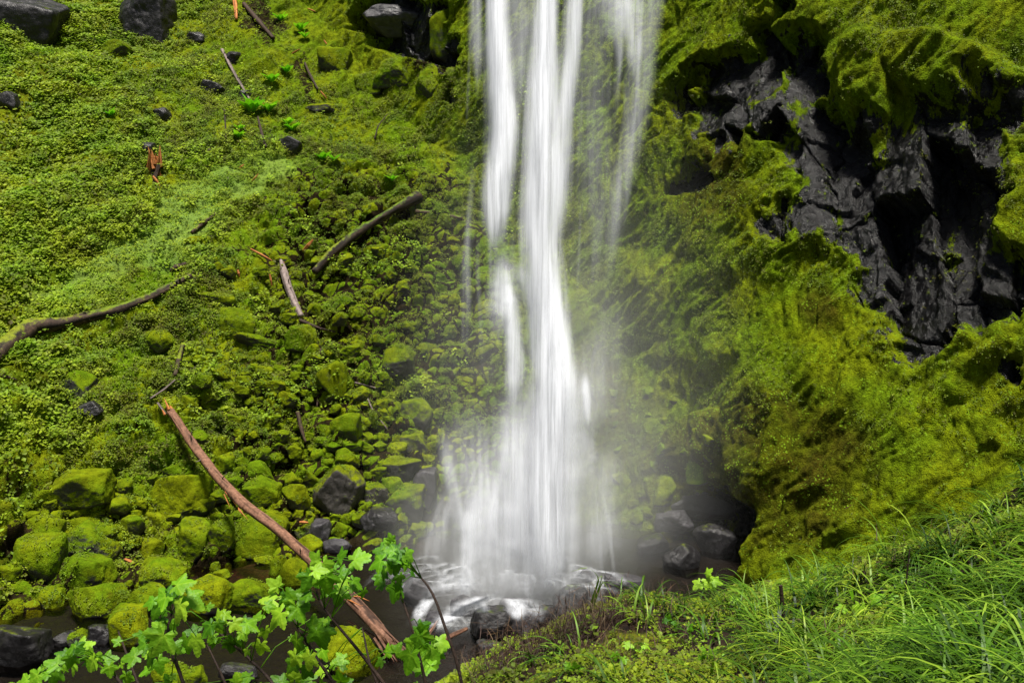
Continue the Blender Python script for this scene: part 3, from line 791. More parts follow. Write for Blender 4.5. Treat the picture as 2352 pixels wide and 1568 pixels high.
# leaves on the boulders too
bpy.context.view_layer.update()
RP, RN = [], []
for o in rock_objs:
    if 'dark' in o.name or 'grey' in o.name: continue
    me_ = o.data; n_ = len(me_.vertices)
    co = np.empty(n_*3, np.float32); me_.vertices.foreach_get('co', co); no = np.empty(n_*3, np.float32); me_.vertices.foreach_get('normal', no)
    Mw = np.array(o.matrix_world); co = co.reshape(-1, 3) @ Mw[:3, :3].T+Mw[:3, 3]; no = no.reshape(-1, 3) @ np.linalg.inv(Mw[:3, :3])
    no /= np.linalg.norm(no, axis=1)[:, None]
    area = max(o.dimensions)**2*2.0
    k = min(int(area*90*random.uniform(.1, 1.1)*(.35 if o.location.z < 3.2 else 1)), 3000)
    if k < 1: continue
    fz = fbm3(co.astype(float)*1.6, 2, 77)
    pw = np.clip(no[:, 2]+.15, 0, 1)*np.clip(fz+.25, 0.02, 1); pw /= pw.sum()
    ii = rng.choice(n_, k, p=pw)
    RP.append(co[ii]+rng.normal(0, .012, (k, 3))); RN.append(no[ii])
RP = np.vstack(RP); RN = np.vstack(RN)
me = leaf_scatter('moss_plants', RP, RN, .03+.035*rng.random(len(RP)), np.full(len(RP), .42), 4, M_COVER, .015, 1.2, up=.3, seed=5)
link('moss_plants', me, kind='stuff', label='tiny leafy plants growing on the mossy boulders', category='ground cover')

# ------------------------------------------------------------------ logs and sticks
def path3(pts, ends_z=None, lift=.0):
    """image polyline laid on the ground; depth runs evenly between its two ends"""
    a = hit(*pts[0][:2]); b = hit(*pts[-1][:2])
    ya, yb = a[0].y-lift, b[0].y-lift
    L = np.r_[0, np.cumsum([math.dist(pts[i][:2], pts[i+1][:2]) for i in range(len(pts)-1)])]; L /= L[-1]
    return [at_y(p[0], p[1], 1/((1-t)/ya+t/yb)) for p, t in zip(pts, L)]
def drape(pts, lift=.05):
    out = []
    for p in pts:
        h_ = hit(p[0], p[1]); q = h_[0]
        d = (q-Vector(CAM)).normalized(); out.append(np.array(q-d*lift))
    return out
def resample(P, W, n):
    P = np.array(P); L = np.r_[0, np.cumsum(np.linalg.norm(np.diff(P, axis=0), axis=1))]
    t = np.linspace(0, L[-1], n); Q = np.stack([np.interp(t, L, P[:, c]) for c in range(3)], -1)
    k = max(1, n//14)
    for _ in range(k):
        Q[1:-1] = Q[:-2]*.25+Q[1:-1]*.5+Q[2:]*.25
    return Q, np.interp(t, L, W)
def log(name, pts, mat, label, cat='log', drp=False, n=40, sides=14, rough=.12, lift=None, wscale=1.0, stubs=0, seed=0, split=None):
    P = drape(pts, .08) if drp else path3(pts, lift=(.15 if lift is None else lift))
    Wd = [p[2]*depth_of(q)/F*.5*wscale for p, q in zip(pts, P)]
    Q, r = resample(P, Wd, n)
    c = Q.mean(0)
    V, Qd, T = tube(Q-c, r, sides, rough, seed+3)
    th_ = np.repeat(np.arange(sides)[None]/sides*6.283, n, 0); tl = np.repeat(np.linspace(0, n/10, n)[:, None], sides, 1)
    tv = .9*fbm2(np.cos(th_)*3.2+seed, np.sin(th_)*3.2+tl*.12, 3, 5+seed).ravel()+.5*fbm2(th_*2, tl*2.5, 3, 6).ravel()
    m = Mix(); m.add(V, Qd, T, tv=np.r_[tv, 0, 0])
    o = link(name, m.build(name, mat), None, c, label=label, category=cat)
    rr = random.Random(seed)
    for k in range(stubs):
        i = int(n*(.1+.75*rr.random())); d = np.array([rr.uniform(-.2, .9), -.7, rr.uniform(-.2, .8)]); d /= np.linalg.norm(d)
        ln = rr.uniform(.2, .45); q = Q[i]-c
        V, Qd, T = tube([q+d*r[i]*.6, q+d*(r[i]+ln*.5), q+d*(r[i]+ln)+np.array([.03, 0, .04])], [.025, .016, .007], 6)
        m2 = Mix(); m2.add(V, Qd, T); link('branch_stub', m2.build('branch_stub', M_GREYLOG), o)
    return o, Q-c, r
def splinters(o, q, d, n, ln, rad, mat, seed, spread=.35, name='splintered_end'):
    rr = np.random.default_rng(seed); m = Mix(); d = d/np.linalg.norm(d)
    for k in range(n):
        e = d+rr.normal(0, spread, 3)*.4; off = rr.normal(0, rad*.45, 3); L = ln*rr.uniform(.4, 1)
        a = q+off-d*ln*.25; b = a+e*L
        V, Qd, T = tube([a, (a+b)/2, b], [rad*.28, rad*.2, rad*.03], 5); m.add(V, Qd, T)
    link(name, m.build(name, mat, False), o)

o, Q, r = log('fallen_log', [(392, 945, 21), (440, 1015, 24), (490, 1085, 26), (560, 1158, 28), (640, 1217, 29), (720, 1290, 31), (800, 1368, 36), (868, 1440, 36), (900, 1476, 24)],
        M_LOG, 'long stripped reddish log lying diagonally down the rocks into the stream', n=90, sides=20, wscale=.84, rough=.16, lift=.55, stubs=7, seed=4)
splinters(o, Q[0], Q[0]-Q[4], 14, .55, .15, M_ORANGE, 1, .25)
splinters(o, Q[-3], Q[-1]-Q[-8], 22, 1.1, .17, M_LOG, 2, .32)
splinters(o, Q[-14], Q[-1]-Q[-10]+np.array([.25, 0, .3]), 8, .9, .13, M_ORANGE, 3, .25)
for k, (i, dx) in enumerate(((34, .10), (40, .14))):
    splinters(o, Q[i]+np.array([-.1, -.1, -.12]), Q[i+4]-Q[i]+np.array([0, 0, -.12]), 4, .6, .06, M_ORANGE, 30+k, .2, 'torn_strip')
log('mossy_log', [(-30, 840, 22), (20, 790, 30), (72, 752, 34), (150, 742, 22), (260, 715, 20), (330, 690, 18), (385, 664, 16), (440, 634, 12)],
    M_MOSSLOG, 'long mossy dark log lying across the pale green slope at the left edge', drp=True, n=80, rough=.35, seed=8, wscale=1.3)
log('mossy_log', [(722, 625, 14), (760, 580, 16), (830, 528, 15), (900, 484, 14), (962, 452, 24)], M_MOSSLOG,
    'dark log leaning diagonally across the upper talus below the leafy plants', drp=False, lift=.35, n=60, rough=.3, seed=9, wscale=1.2)
o, Q, r = log('grey_snag', [(644, 592, 6), (652, 625, 18), (664, 665, 18), (678, 700, 17), (692, 727, 14)], M_GREYLOG,
    'short bleached grey snag with a splintered top standing on the talus', cat='snag', lift=.3, n=40, seed=11, stubs=2)
splinters(o, Q[6], Q[2]-Q[8]+np.array([.12, 0, 0]), 6, .45, .12, M_ORANGE, 12, .2)
log('branch', [(688, 735, 9), (730, 752, 6), (770, 762, 4)], M_BARK, 'thin dark branch at the foot of the grey snag', 'branch', n=20, sides=7)
log('leaning_pole', [(510, 115, 8), (540, 172, 7), (578, 236, 5)], M_GREYLOG, 'thin pale brown pole leaning on the upper slope', 'branch', n=24, sides=8, lift=.25)
log('branch', [(592, 268, 4), (602, 310, 7), (611, 338, 5)], M_BARK, 'short dark stick below the leaning pole', 'branch', n=14, sides=7, lift=.2)
log('branch', [(737, 800, 5), (733, 860, 6), (728, 935, 4)], M_BARK, 'thin upright dark stick on the middle talus', 'branch', n=20, sides=7, lift=.2)
log('branch', [(955, 486, 12), (1005, 492, 12), (1062, 502, 9)], M_MOSSLOG, 'mossy broken branch beside the left side of the falls', 'branch', n=20, sides=9, lift=.2)
log('branch', [(683, 945, 10), (692, 985, 10), (702, 1015, 6)], M_MOSSLOG, 'short mossy stub log among the round mossy rocks', 'branch', n=18, sides=9, lift=.25)
log('branch', [(421, 790, 10), (410, 830, 12), (402, 862, 9)], M_MOSSLOG, 'short mossy log below the round leafy boulder', 'branch', n=18, sides=9, lift=.15)
log('branch', [(345, 915, 4), (378, 893, 5), (402, 872, 4)], M_GREYLOG, 'thin reddish stick near the broken top of the long log', 'branch', n=14, sides=6, lift=.15)
log('branch', [(362, 925, 5), (372, 938, 5), (381, 950, 4)], M_GREYLOG, 'pale short stick beside the orange end of the long log', 'branch', n=10, sides=6, lift=.35)
log('branch', [(515, 252, 3), (518, 290, 4), (520, 322, 3)], M_BARK, 'very thin vertical twig on the upper slope', 'branch', n=12, sides=6, lift=.2)
log('branch', [(678, 1098, 4), (690, 1120, 6), (707, 1140, 4)], M_GREYLOG, 'pale stick lying on mossy rocks left of the big square block', 'branch', n=12, sides=6, lift=.3)
log('branch', [(440, 535, 8), (470, 510, 12), (495, 490, 8)], M_MOSSLOG, 'stubby mossy log in the middle of the leafy slope', 'branch', n=14, sides=9, lift=.1)
log('branch', [(560, 10, 10), (595, 50, 12), (628, 88, 8)], M_BARK, 'dark rotten log near the top of the slope', 'branch', n=18, sides=9, lift=.2, rough=.3)
log('branch', [(535, -20, 8), (541, 15, 10), (543, 44, 6)], M_ORANGE, 'splintered orange wood at the top edge of the slope', 'branch', n=14, sides=7, lift=.25)
log('branch', [(700, 145, 5), (712, 172, 6), (730, 205, 4)], M_BARK, 'dark stick on the upper slope under small leaves', 'branch', n=14, sides=7, lift=.2)
log('branch', [(390, 622, 6), (405, 614, 15), (428, 605, 8)], M_BARK, 'short chunk of dark wood above the long mossy log', 'branch', n=14, sides=8, lift=.15)
log('branch', [(845, 915, 3), (855, 940, 4), (890, 985, 3)], M_GREYLOG, 'pale twig among twigs between mossy boulders', 'branch', n=12, sides=6, lift=.25)
log('branch', [(815, 878, 4), (840, 884, 5), (872, 893, 3)], M_GREYLOG, 'broken grey twig under the square mossy block', 'branch', n=12, sides=6, lift=.25)
log('branch', [(860, 320, 3), (868, 290, 3), (890, 262, 2)], M_BARK, 'thin curved twig right of the upper leafy plants', 'branch', n=12, sides=6, lift=.2)
log('driftwood', [(985, 1487, 8), (1030, 1462, 12), (1072, 1443, 9)], M_LOG, 'reddish driftwood stick lying left of the dark pointed boulder', 'driftwood', n=18, sides=8, lift=.45)
log('driftwood', [(960, 1478, 7), (985, 1455, 8), (1005, 1425, 5)], M_LOG, 'short reddish stick crossing the white runoff', 'driftwood', n=14, sides=7, lift=.45)
log('driftwood', [(800, 1425, 5), (850, 1455, 7), (905, 1486, 6)], M_LOG, 'thin wet branch beside the splintered end of the long log', 'driftwood', n=16, sides=7, lift=.5)
log('dead_branch', [(0, 862, 8), (20, 866, 8), (38, 872, 4)], M_BARK, 'short dark stub at the left edge of the slope', 'branch', n=12, sides=7, lift=.15)
# orange wood chips
for px, py, ln, ang, w, lab in [
 (600, 585, 56, 28, 6, 'long orange wood splinter left of the grey snag'), (708, 563, 34, -48, 9, 'orange wood chip right of the grey snag'),
 (622, 643, 28, 80, 5, 'upright orange splinter below the long orange splinter'), (298, 1289, 26, 25, 9, 'orange chip at the left edge of the brown pool'),
 (698, 1199, 20, 3, 8, 'orange chip left of the bare grey rock'), (359, 415, 26, 52, 7, 'pale yellow stick under the splintered stump'),
 (749, 100, 18, 55, 4, 'orange splinter on the upper slope near the falls'), (716, 24, 20, 20, 4, 'orange splinter at the top of the slope'),
 (680, 118, 24, -30, 4, 'orange splinter beside the rotten log'), (586, 408, 22, -50, 4, 'small orange splinter on the pale slope'),
 (548, 628, 18, 75, 6, 'red brown wood chip on the talus left of the snag'), (743, 218, 22, 50, 4, 'orange splinter above the flat dark rock'),
 (452, 1140, 18, 88, 4, 'upright orange splinter on the largest tilted slab'), (545, 1160, 30, 50, 5, 'torn orange strip under the long log'),
 (555, 382, 14, -40, 4, 'tiny orange splinter above the pale slope')]:
    h_ = hit(px, py); 
    if h_ is None: continue
    dep = depth_of(h_[0]); a, b = math.cos(R(ang))*ln/2, math.sin(R(ang))*ln/2
    P = [at_y(px-a, py-b, h_[0].y-.18), at_y(px, py, h_[0].y-.2), at_y(px+a, py+b, h_[0].y-.18)]
    c = np.array(P[1]); V, Qd, T = tube(np.array(P)-c, [w*dep/F*.35, w*dep/F*.5, w*dep/F*.2], 5, .3, int(px))
    m = Mix(); m.add(V, Qd, T); link('wood_chip', m.build('wood_chip', M_ORANGE, False), None, c, label=lab, category='wood chip')
# splintered stump
h_ = hit(355, 392); c = np.array(h_[0])
st_ = link('splintered_stump', None, None, c, label='splintered orange stump beside a dark block on the upper slope', category='stump')
m = Mix(); V, Qd, T = tube([[0, .1, -.5], [0, 0, .1], [.03, -.05, .55]], [.28, .24, .14], 12, .35, 4); m.add(V, Qd, T)
link('trunk', m.build('trunk', M_ORANGE, False), st_)
splinters(st_, np.array([.05, -.1, .3]), np.array([.05, -.1, 1]), 14, .8, .3, M_ORANGE, 41, .4)
splinters(st_, np.array([.05, -.2, -.1]), np.array([-.1, -.4, -1]), 9, .8, .3, M_BARK, 42, .5, 'bark_shard')

# ------------------------------------------------------------------ bright broad-leaved plants on the slope
def blade_leaf(base, d, up, ln, wd, n=6, droop=.4):
    d = d/np.linalg.norm(d); s_ = np.cross(d, up); s_ /= np.linalg.norm(s_); up = np.cross(s_, d)
    V = []
    for i in range(n+1):
        t = i/n; w = wd*math.sin(math.pi*min(1, t*.9+.08))**.8*(1 if i < n else .05)
        c = base+d*ln*t+up*ln*(.35*t-droop*t*t)
        V += [c-s_*w, c-up*w*.2, c+s_*w]
    Q = []
    for i in range(n):
        a = i*3; Q += [(a, a+1, a+4, a+3), (a+1, a+2, a+5, a+4)]
    return np.array(V), Q
for k, (px, py, w, nl, lab) in enumerate([
 (578, 260, 40, 9, 'large bright leafy rosette just right of the thin twig'), (618, 258, 30, 7, 'bright leafy rosette touching its larger left neighbour'),
 (625, 190, 26, 6, 'bright rosette right of the leaning pole'), (660, 168, 22, 5, 'small bright rosette above the leaning pole foot'),
 (662, 288, 22, 6, 'bright leafy plant above the dark rock'), (672, 302, 26, 6, 'bright leafy plant between two rosettes above the dark rock'),
 (552, 300, 22, 5, 'bright plant left of the short dark stick'), (550, 318, 22, 6, 'lowest bright plant left of the short dark stick'),
 (742, 368, 26, 4, 'two leaved bright plant right of the dark rock'), (768, 370, 20, 3, 'bright plant right of the two leaved plant'),
 (736, 365, 16, 2, 'single bright leaf sprout near the two leaved plant'), (900, 418, 20, 5, 'lone bright plant above the leaning dark log'),
 (646, 50, 22, 5, 'bright plant near the top beside the rotten log'), (690, 72, 24, 5, 'bright plant left of an orange splinter at the top'),
 (700, 88, 18, 4, 'small bright plant under its top neighbour'), (255, 268, 20, 5, 'light green plant in the upper left carpet')]):
    h_ = hit(px, py)
    if h_ is None: continue
    c = np.array(h_[0]); dep = depth_of(c); L = w*dep/F*1.15; m = Mix(); rr = np.random.default_rng(50+k)
    for i in range(nl):
        a = i/nl*2*math.pi+rr.uniform(-.3, .3)
        d = np.array([math.cos(a), -.45+math.sin(a)*.5, .75]); V, Q = blade_leaf(np.array([0, -.05, .03]), d, np.array([0, 0, 1.]), L*rr.uniform(.7, 1.1), L*.26, 6, .35)
        m.add(V, Q, tint=rr.uniform(.5, 1))
    link('leafy_plant', m.build('leafy_plant', M_BROAD), None, c, label=lab, category='plant')

# ------------------------------------------------------------------ foreground bank
CR = np.array([[-900, 1800, 5.5], [700, 1720, 6.5], [950, 1630, 7.2], [1060, 1575, 7.6], [1180, 1510, 8.0], [1290, 1440, 8.5], [1380, 1392, 8.9], [1460, 1372, 9.0], [1560, 1385, 9.0],
               [1700, 1362, 9.2], [1850, 1335, 9.1], [2000, 1270, 8.8], [2150, 1205, 8.5], [2352, 1135, 8.2], [2700, 1010, 7.6], [3300, 850, 7.0]])
ca = np.linspace(-900, 3300, 520)
cpy = np.interp(ca, CR[:, 0], CR[:, 1]); cdy = np.interp(ca, CR[:, 0], CR[:, 2])
kk = np.ones(9)/9; cpy = np.convolve(np.pad(cpy, 4, 'edge'), kk, 'valid'); cdy = np.convolve(np.pad(cdy, 4, 'edge'), kk, 'valid')
crest = np.array([at_y(a, b, c) for a, b, c in zip(ca, cpy, cdy)])
ratio = np.array([crest[i][0]/crest[i][1] for i in range(len(ca))])
nt_, nd_ = 260, 150
BP = []
tt = np.linspace(0, 1, nt_)
for i in range(len(ca)):
    y = .6+(cdy[i]-.6)*tt
    z0 = 8.9+.0*ratio[i]; zc = crest[i][2]
    z = z0+(zc-z0)*tt**1.15-.02
    x = ratio[i]*y
    # beyond the crest the bank rolls over and falls to the stream
    q = np.linspace(0, 1, nd_+1)[1:]
    dz = (zc+1.2)*q; yo = cdy[i]+(.9*(1-np.exp(-dz*1.5))+dz*.62)*.9
    BP.append(np.stack([np.r_[x, ratio[i]*cdy[i]+ratio[i]*(yo-cdy[i])*.8], np.r_[y, yo], np.r_[z, zc-dz]], -1))
BP = np.array(BP)
bn = normals(BP); bn *= np.sign(bn[..., 2].mean())
nb = .22*fbm2(BP[..., 0]*.9, BP[..., 1]*.9+BP[..., 2]*.6, 4, 301)+.06*fbm2(BP[..., 0]*4, BP[..., 1]*4+BP[..., 2]*2, 4, 302)
BP = BP+bn*(nb*sstep(.5, 3.0, BP[..., 1]))[..., None]
link('bank', np_mesh('bank', BP, grid_quads(*BP.shape[:2]), M_BANK, True, {'gr': -.16*sstep(.15, .32, BP[..., 0]/np.maximum(BP[..., 1], .5))-.22*blobs(*proj(BP)[:2], [(1250, 1510, 120, 90, -20), (1350, 1440, 80, 50, -20), (1450, 1410, 70, 40, 0), (1700, 1440, 120, 40, 0), (1560, 1540, 150, 50, 0)])}), kind='structure')
bvb = BVHTree.FromPolygons([tuple(p) for p in BP[::2, ::2].reshape(-1, 3).tolist()], grid_quads(*BP[::2, ::2].shape[:2]).tolist())
def bank_hit(px, py):
    d = Vector(ray(px, py)).normalized(); loc, nor, _, dist = bvb.ray_cast(Vector(CAM), d); return loc
def bank_z(x, y):
    loc, nor, _, _ = bvb.ray_cast(Vector((x, y, 15)), Vector((0, 0, -1))); return loc

# bank cover leaves
bN = normals(BP); bN *= np.sign(bN[..., 2].mean())
BPX, BPY, BPD = proj(BP)
ins = (BPX > 900) & (BPX < 2600) & (BPY < 1720) & (BP[..., 1] > 2.2) & (BPD > 0) & (BP[..., 2] > 4.5)
AB = np.linalg.norm(np.cross(np.gradient(BP, axis=0), np.gradient(BP, axis=1)), axis=-1)
wb = AB*ins*(.15+sstep(-.2, .3, fbm2(BP[..., 0]*1.3, BP[..., 1]*1.3, 3, 310)))
wb = wb*(1-.8*blobs(BPX, BPY, [(1240, 1500, 100, 70, -25), (1400, 1410, 80, 34, 0), (1330, 1450, 60, 40, -20)]))
wb = wb.ravel()/wb.sum()
nB = 34000
ib = rng.choice(len(wb), nB, p=wb)
Pb = BP.reshape(-1, 3)[ib]+rng.normal(0, .015, (nB, 3)); Nb = bN.reshape(-1, 3)[ib]
near = np.clip(Pb[:, 1]/8, .4, 1)
sz = (.016+.055*rng.random(nB)**3)*near
me = leaf_scatter('low_plants', Pb, Nb, sz, np.clip(.45+.3*fbm2(Pb[:, 0]*1.5, Pb[:, 1]*1.5, 2, 12)+rng.normal(0, .15, nB), 0, 1), 5, M_COVER, .03, 1.2, up=.6, seed=8)
link('low_plants', me, kind='stuff', label='low yellow green plants and moss covering the near bank', category='ground cover')

# grass
def grass_mesh(name, bases, lens, dirs, wid, tint, mat, seg=7, curl=1.0):
    n = len(bases); t = np.linspace(0, 1, seg+1)
    d = dirs/np.linalg.norm(dirs, axis=1)[:, None]
    hor = d.copy(); hor[:, 2] = 0; hor /= (np.linalg.norm(hor, axis=1)[:, None]+1e-6)
    c = curl[:, None] if isinstance(curl, np.ndarray) else curl
    ang0 = np.arcsin(np.clip(d[:, 2], -1, 1))[:, None]
    ang = ang0-c*t[None]**1.3*2.3
    dl = np.stack([np.cos(ang), np.sin(ang)], -1)*(lens[:, None, None]/seg)
    pos = np.cumsum(dl, axis=1)-dl
    C = bases[:, None]+hor[:, None]*pos[..., 0:1]+np.array([0, 0, 1.])*pos[..., 1:2]
    side = np.stack([-hor[:, 1], hor[:, 0], hor[:, 2]*0], -1)
    w = wid[:, None]*(1-t[None]**2.2)*.5+.0004
    V = np.stack([C-side[:, None]*w[..., None], C+side[:, None]*w[..., None]], 2)   # n, seg+1, 2, 3
    i = np.arange(n*(seg+1)*2).reshape(n, seg+1, 2)
    Q = np.stack([i[:, :-1, 0], i[:, :-1, 1], i[:, 1:, 1], i[:, 1:, 0]], -1).reshape(-1, 4)
    tn = np.clip(tint[:, None, None]+.35*(t[None, :, None]-.4)+np.zeros((1, 1, 2)), 0, 1)
    return np_mesh(name, V.reshape(-1, 3), Q, mat, True, {'tint': tn.ravel()})
tufts = []
r2 = np.random.default_rng(33)
for _ in range(6000):
    px, py = r2.uniform(1050, 2560), r2.uniform(1090, 1700)
    lim = np.interp(px, CR[:, 0], CR[:, 1])
    if py < lim-2: continue
    # dense right of a diagonal, sparse on the mossy hummock
    dn_ = .10+.9*sstep(1560, 1880, px+(py-1400)*.35-120*float(fbm2(np.array([px/240.]), np.array([py/140.]), 2, 5)[0]))
    if py < lim+45: dn_ = max(dn_, .5 if px > 1440 else .12)
    if px < 1200: dn_ = .5
    if r2.random() > dn_: continue
    loc = bank_hit(px, py)
    if loc is None or loc.y > 11 or loc.y < 2.2: continue
    tufts.append(np.array(loc))
    if len(tufts) > 480: break
B_, L_, D_, Wd_, T_, C_ = [], [], [], [], [], []
for c in tufts:
    k = r2.integers(9, 22); tone = r2.uniform(0, .75); big_ = r2.uniform(.18, .62)*(.8 if c[0]/c[1] < .15 else 1)
    lean = np.array([-.45, .05, 0])+r2.normal(0, .25, 3)
    b = c+np.c_[r2.normal(0, .05, k), r2.normal(0, .05, k), np.full(k, -.02)]
    dd_ = np.c_[r2.normal(0, .42, k)+lean[0], r2.normal(0, .42, k)+lean[1], r2.uniform(.9, 1.6, k)]
    B_.append(b); L_.append(big_*r2.uniform(.5, 1.15, k)); D_.append(dd_); Wd_.append(r2.uniform(.007, .019, k)); T_.append(np.clip(tone+r2.normal(0, .14, k), 0, 1)); C_.append(r2.uniform(.7, 1.5, k))
me = grass_mesh('grass', np.vstack(B_), np.concatenate(L_), np.vstack(D_), np.concatenate(Wd_), np.concatenate(T_), M_GRASS, 8, np.concatenate(C_))
link('grass', me, kind='stuff', label='long wet arching grass on the near bank', category='grass')
# dry dark brush patches
B_, L_, D_, Wd_, T_, C_ = [], [], [], [], [], []
for px, py, sp, nb_ in [(1240, 1520, .28, 1300), (1300, 1480, .22, 1200), (1390, 1430, .2, 700), (1190, 1545, .2, 500), (1340, 1440, .16, 500), (1400, 1500, .25, 350), (1500, 1450, .25, 300), (1450, 1395, .22, 500), (1700, 1420, .2, 120), (2120, 1300, .25, 160), (2030, 1320, .2, 110), (1560, 1545, .3, 160), (2010, 1500, .25, 90), (1930, 1460, .2, 90), (2200, 1250, .2, 90)]:
    loc = bank_hit(px, py)
    if loc is None: continue
    c = np.array(loc)
    B_.append(c+r2.normal(0, sp, (nb_, 3))*[1, .7, .25]); L_.append(r2.uniform(.05, .21, nb_)); D_.append(r2.normal(0, 1, (nb_, 3))+[0, 0, .5])
    Wd_.append(r2.uniform(.002, .005, nb_)); T_.append(r2.uniform(0, 1, nb_)**2); C_.append(r2.uniform(-.5, .8, nb_))
me = grass_mesh('dead_brush_litter', np.vstack(B_), np.concatenate(L_), np.vstack(D_), np.concatenate(Wd_), np.concatenate(T_), M_DRYTWIG, 4, np.concatenate(C_))
link('dead_undergrowth', me, kind='stuff', label='dark dead stalks and rootlets on the near bank', category='undergrowth')

# ------------------------------------------------------------------ lobed leaves (maple-like) and shrubs
def lobed_outline(n_l=5, seed=0):
    rr = np.random.default_rng(seed); pts = []
    angs = np.radians([-128, -62, 0, 62, 128]) if n_l == 5 else np.radians([-95, 0, 95])
    lens = [.50, .80, 1.0, .80, .50] if n_l == 5 else [.72, 1.0, .72]
    full = []
    for i, (a, L) in enumerate(zip(angs, lens)):
        nxt = angs[i+1] if i+1 < n_l else None
        for (da, fr) in ((-.42, .70), (-.33, .72), (-.31, .84), (-.18, .84), (-.14, .94), (0, 1.02), (.14, .94), (.18, .84), (.31, .84), (.33, .72), (.42, .70)):
            full.append((a+da, L*fr*(1+rr.normal(0, .02))))
        if nxt is not None: full.append(((a+nxt)/2, .64*min(L, lens[i+1])+.08))
    P = [(math.sin(a)*r_, math.cos(a)*r_) for a, r_ in full]
    return P
def lobed_leaf(seed, fold=.25, droop=.35):
    P = lobed_outline(5 if seed % 3 else 5, seed); rr = np.random.default_rng(seed+7)
    n = len(P); V = [(0, 0, 0)]; mid = []
    def zf(x, y):
        r_ = math.hypot(x, y); a = math.atan2(x, y)
        crease = fold*.30*abs(math.sin(a*2.9))*r_
        return -droop*r_*r_*.6-crease+.04*math.sin(7*x+seed)*r_+fold*.25*abs(x)
    for f_ in (.35, .7, 1.0):
        for x, y in P: V.append((x*f_, y*f_, zf(x*f_, y*f_)))
    Fc = []
    for i in range(n-1): Fc.append((0, 1+i, 2+i))
    for k in (0, 1):
        for i in range(n-1): Fc.append((1+k*n+i, 1+(k+1)*n+i, 2+(k+1)*n+i, 2+k*n+i))
    tv = [.3]+[(.22 if (i % 12) == 5 else (-.12 if (i % 12) == 11 else 0)) for f_ in (0, 1, 2) for i in range(n)]
    return np.array(V, float), Fc, np.array(tv)
LEAFV = [lobed_leaf(s, .25+.25*(s % 3)/2, .2+.35*(s % 4)/3) for s in range(8)]
def frame(y, nrm):
    y = y/np.linalg.norm(y); x = np.cross(y, nrm); x /= np.linalg.norm(x); z = np.cross(x, y); return np.stack([x, y, z], -1)
rl = np.random.default_rng(99)
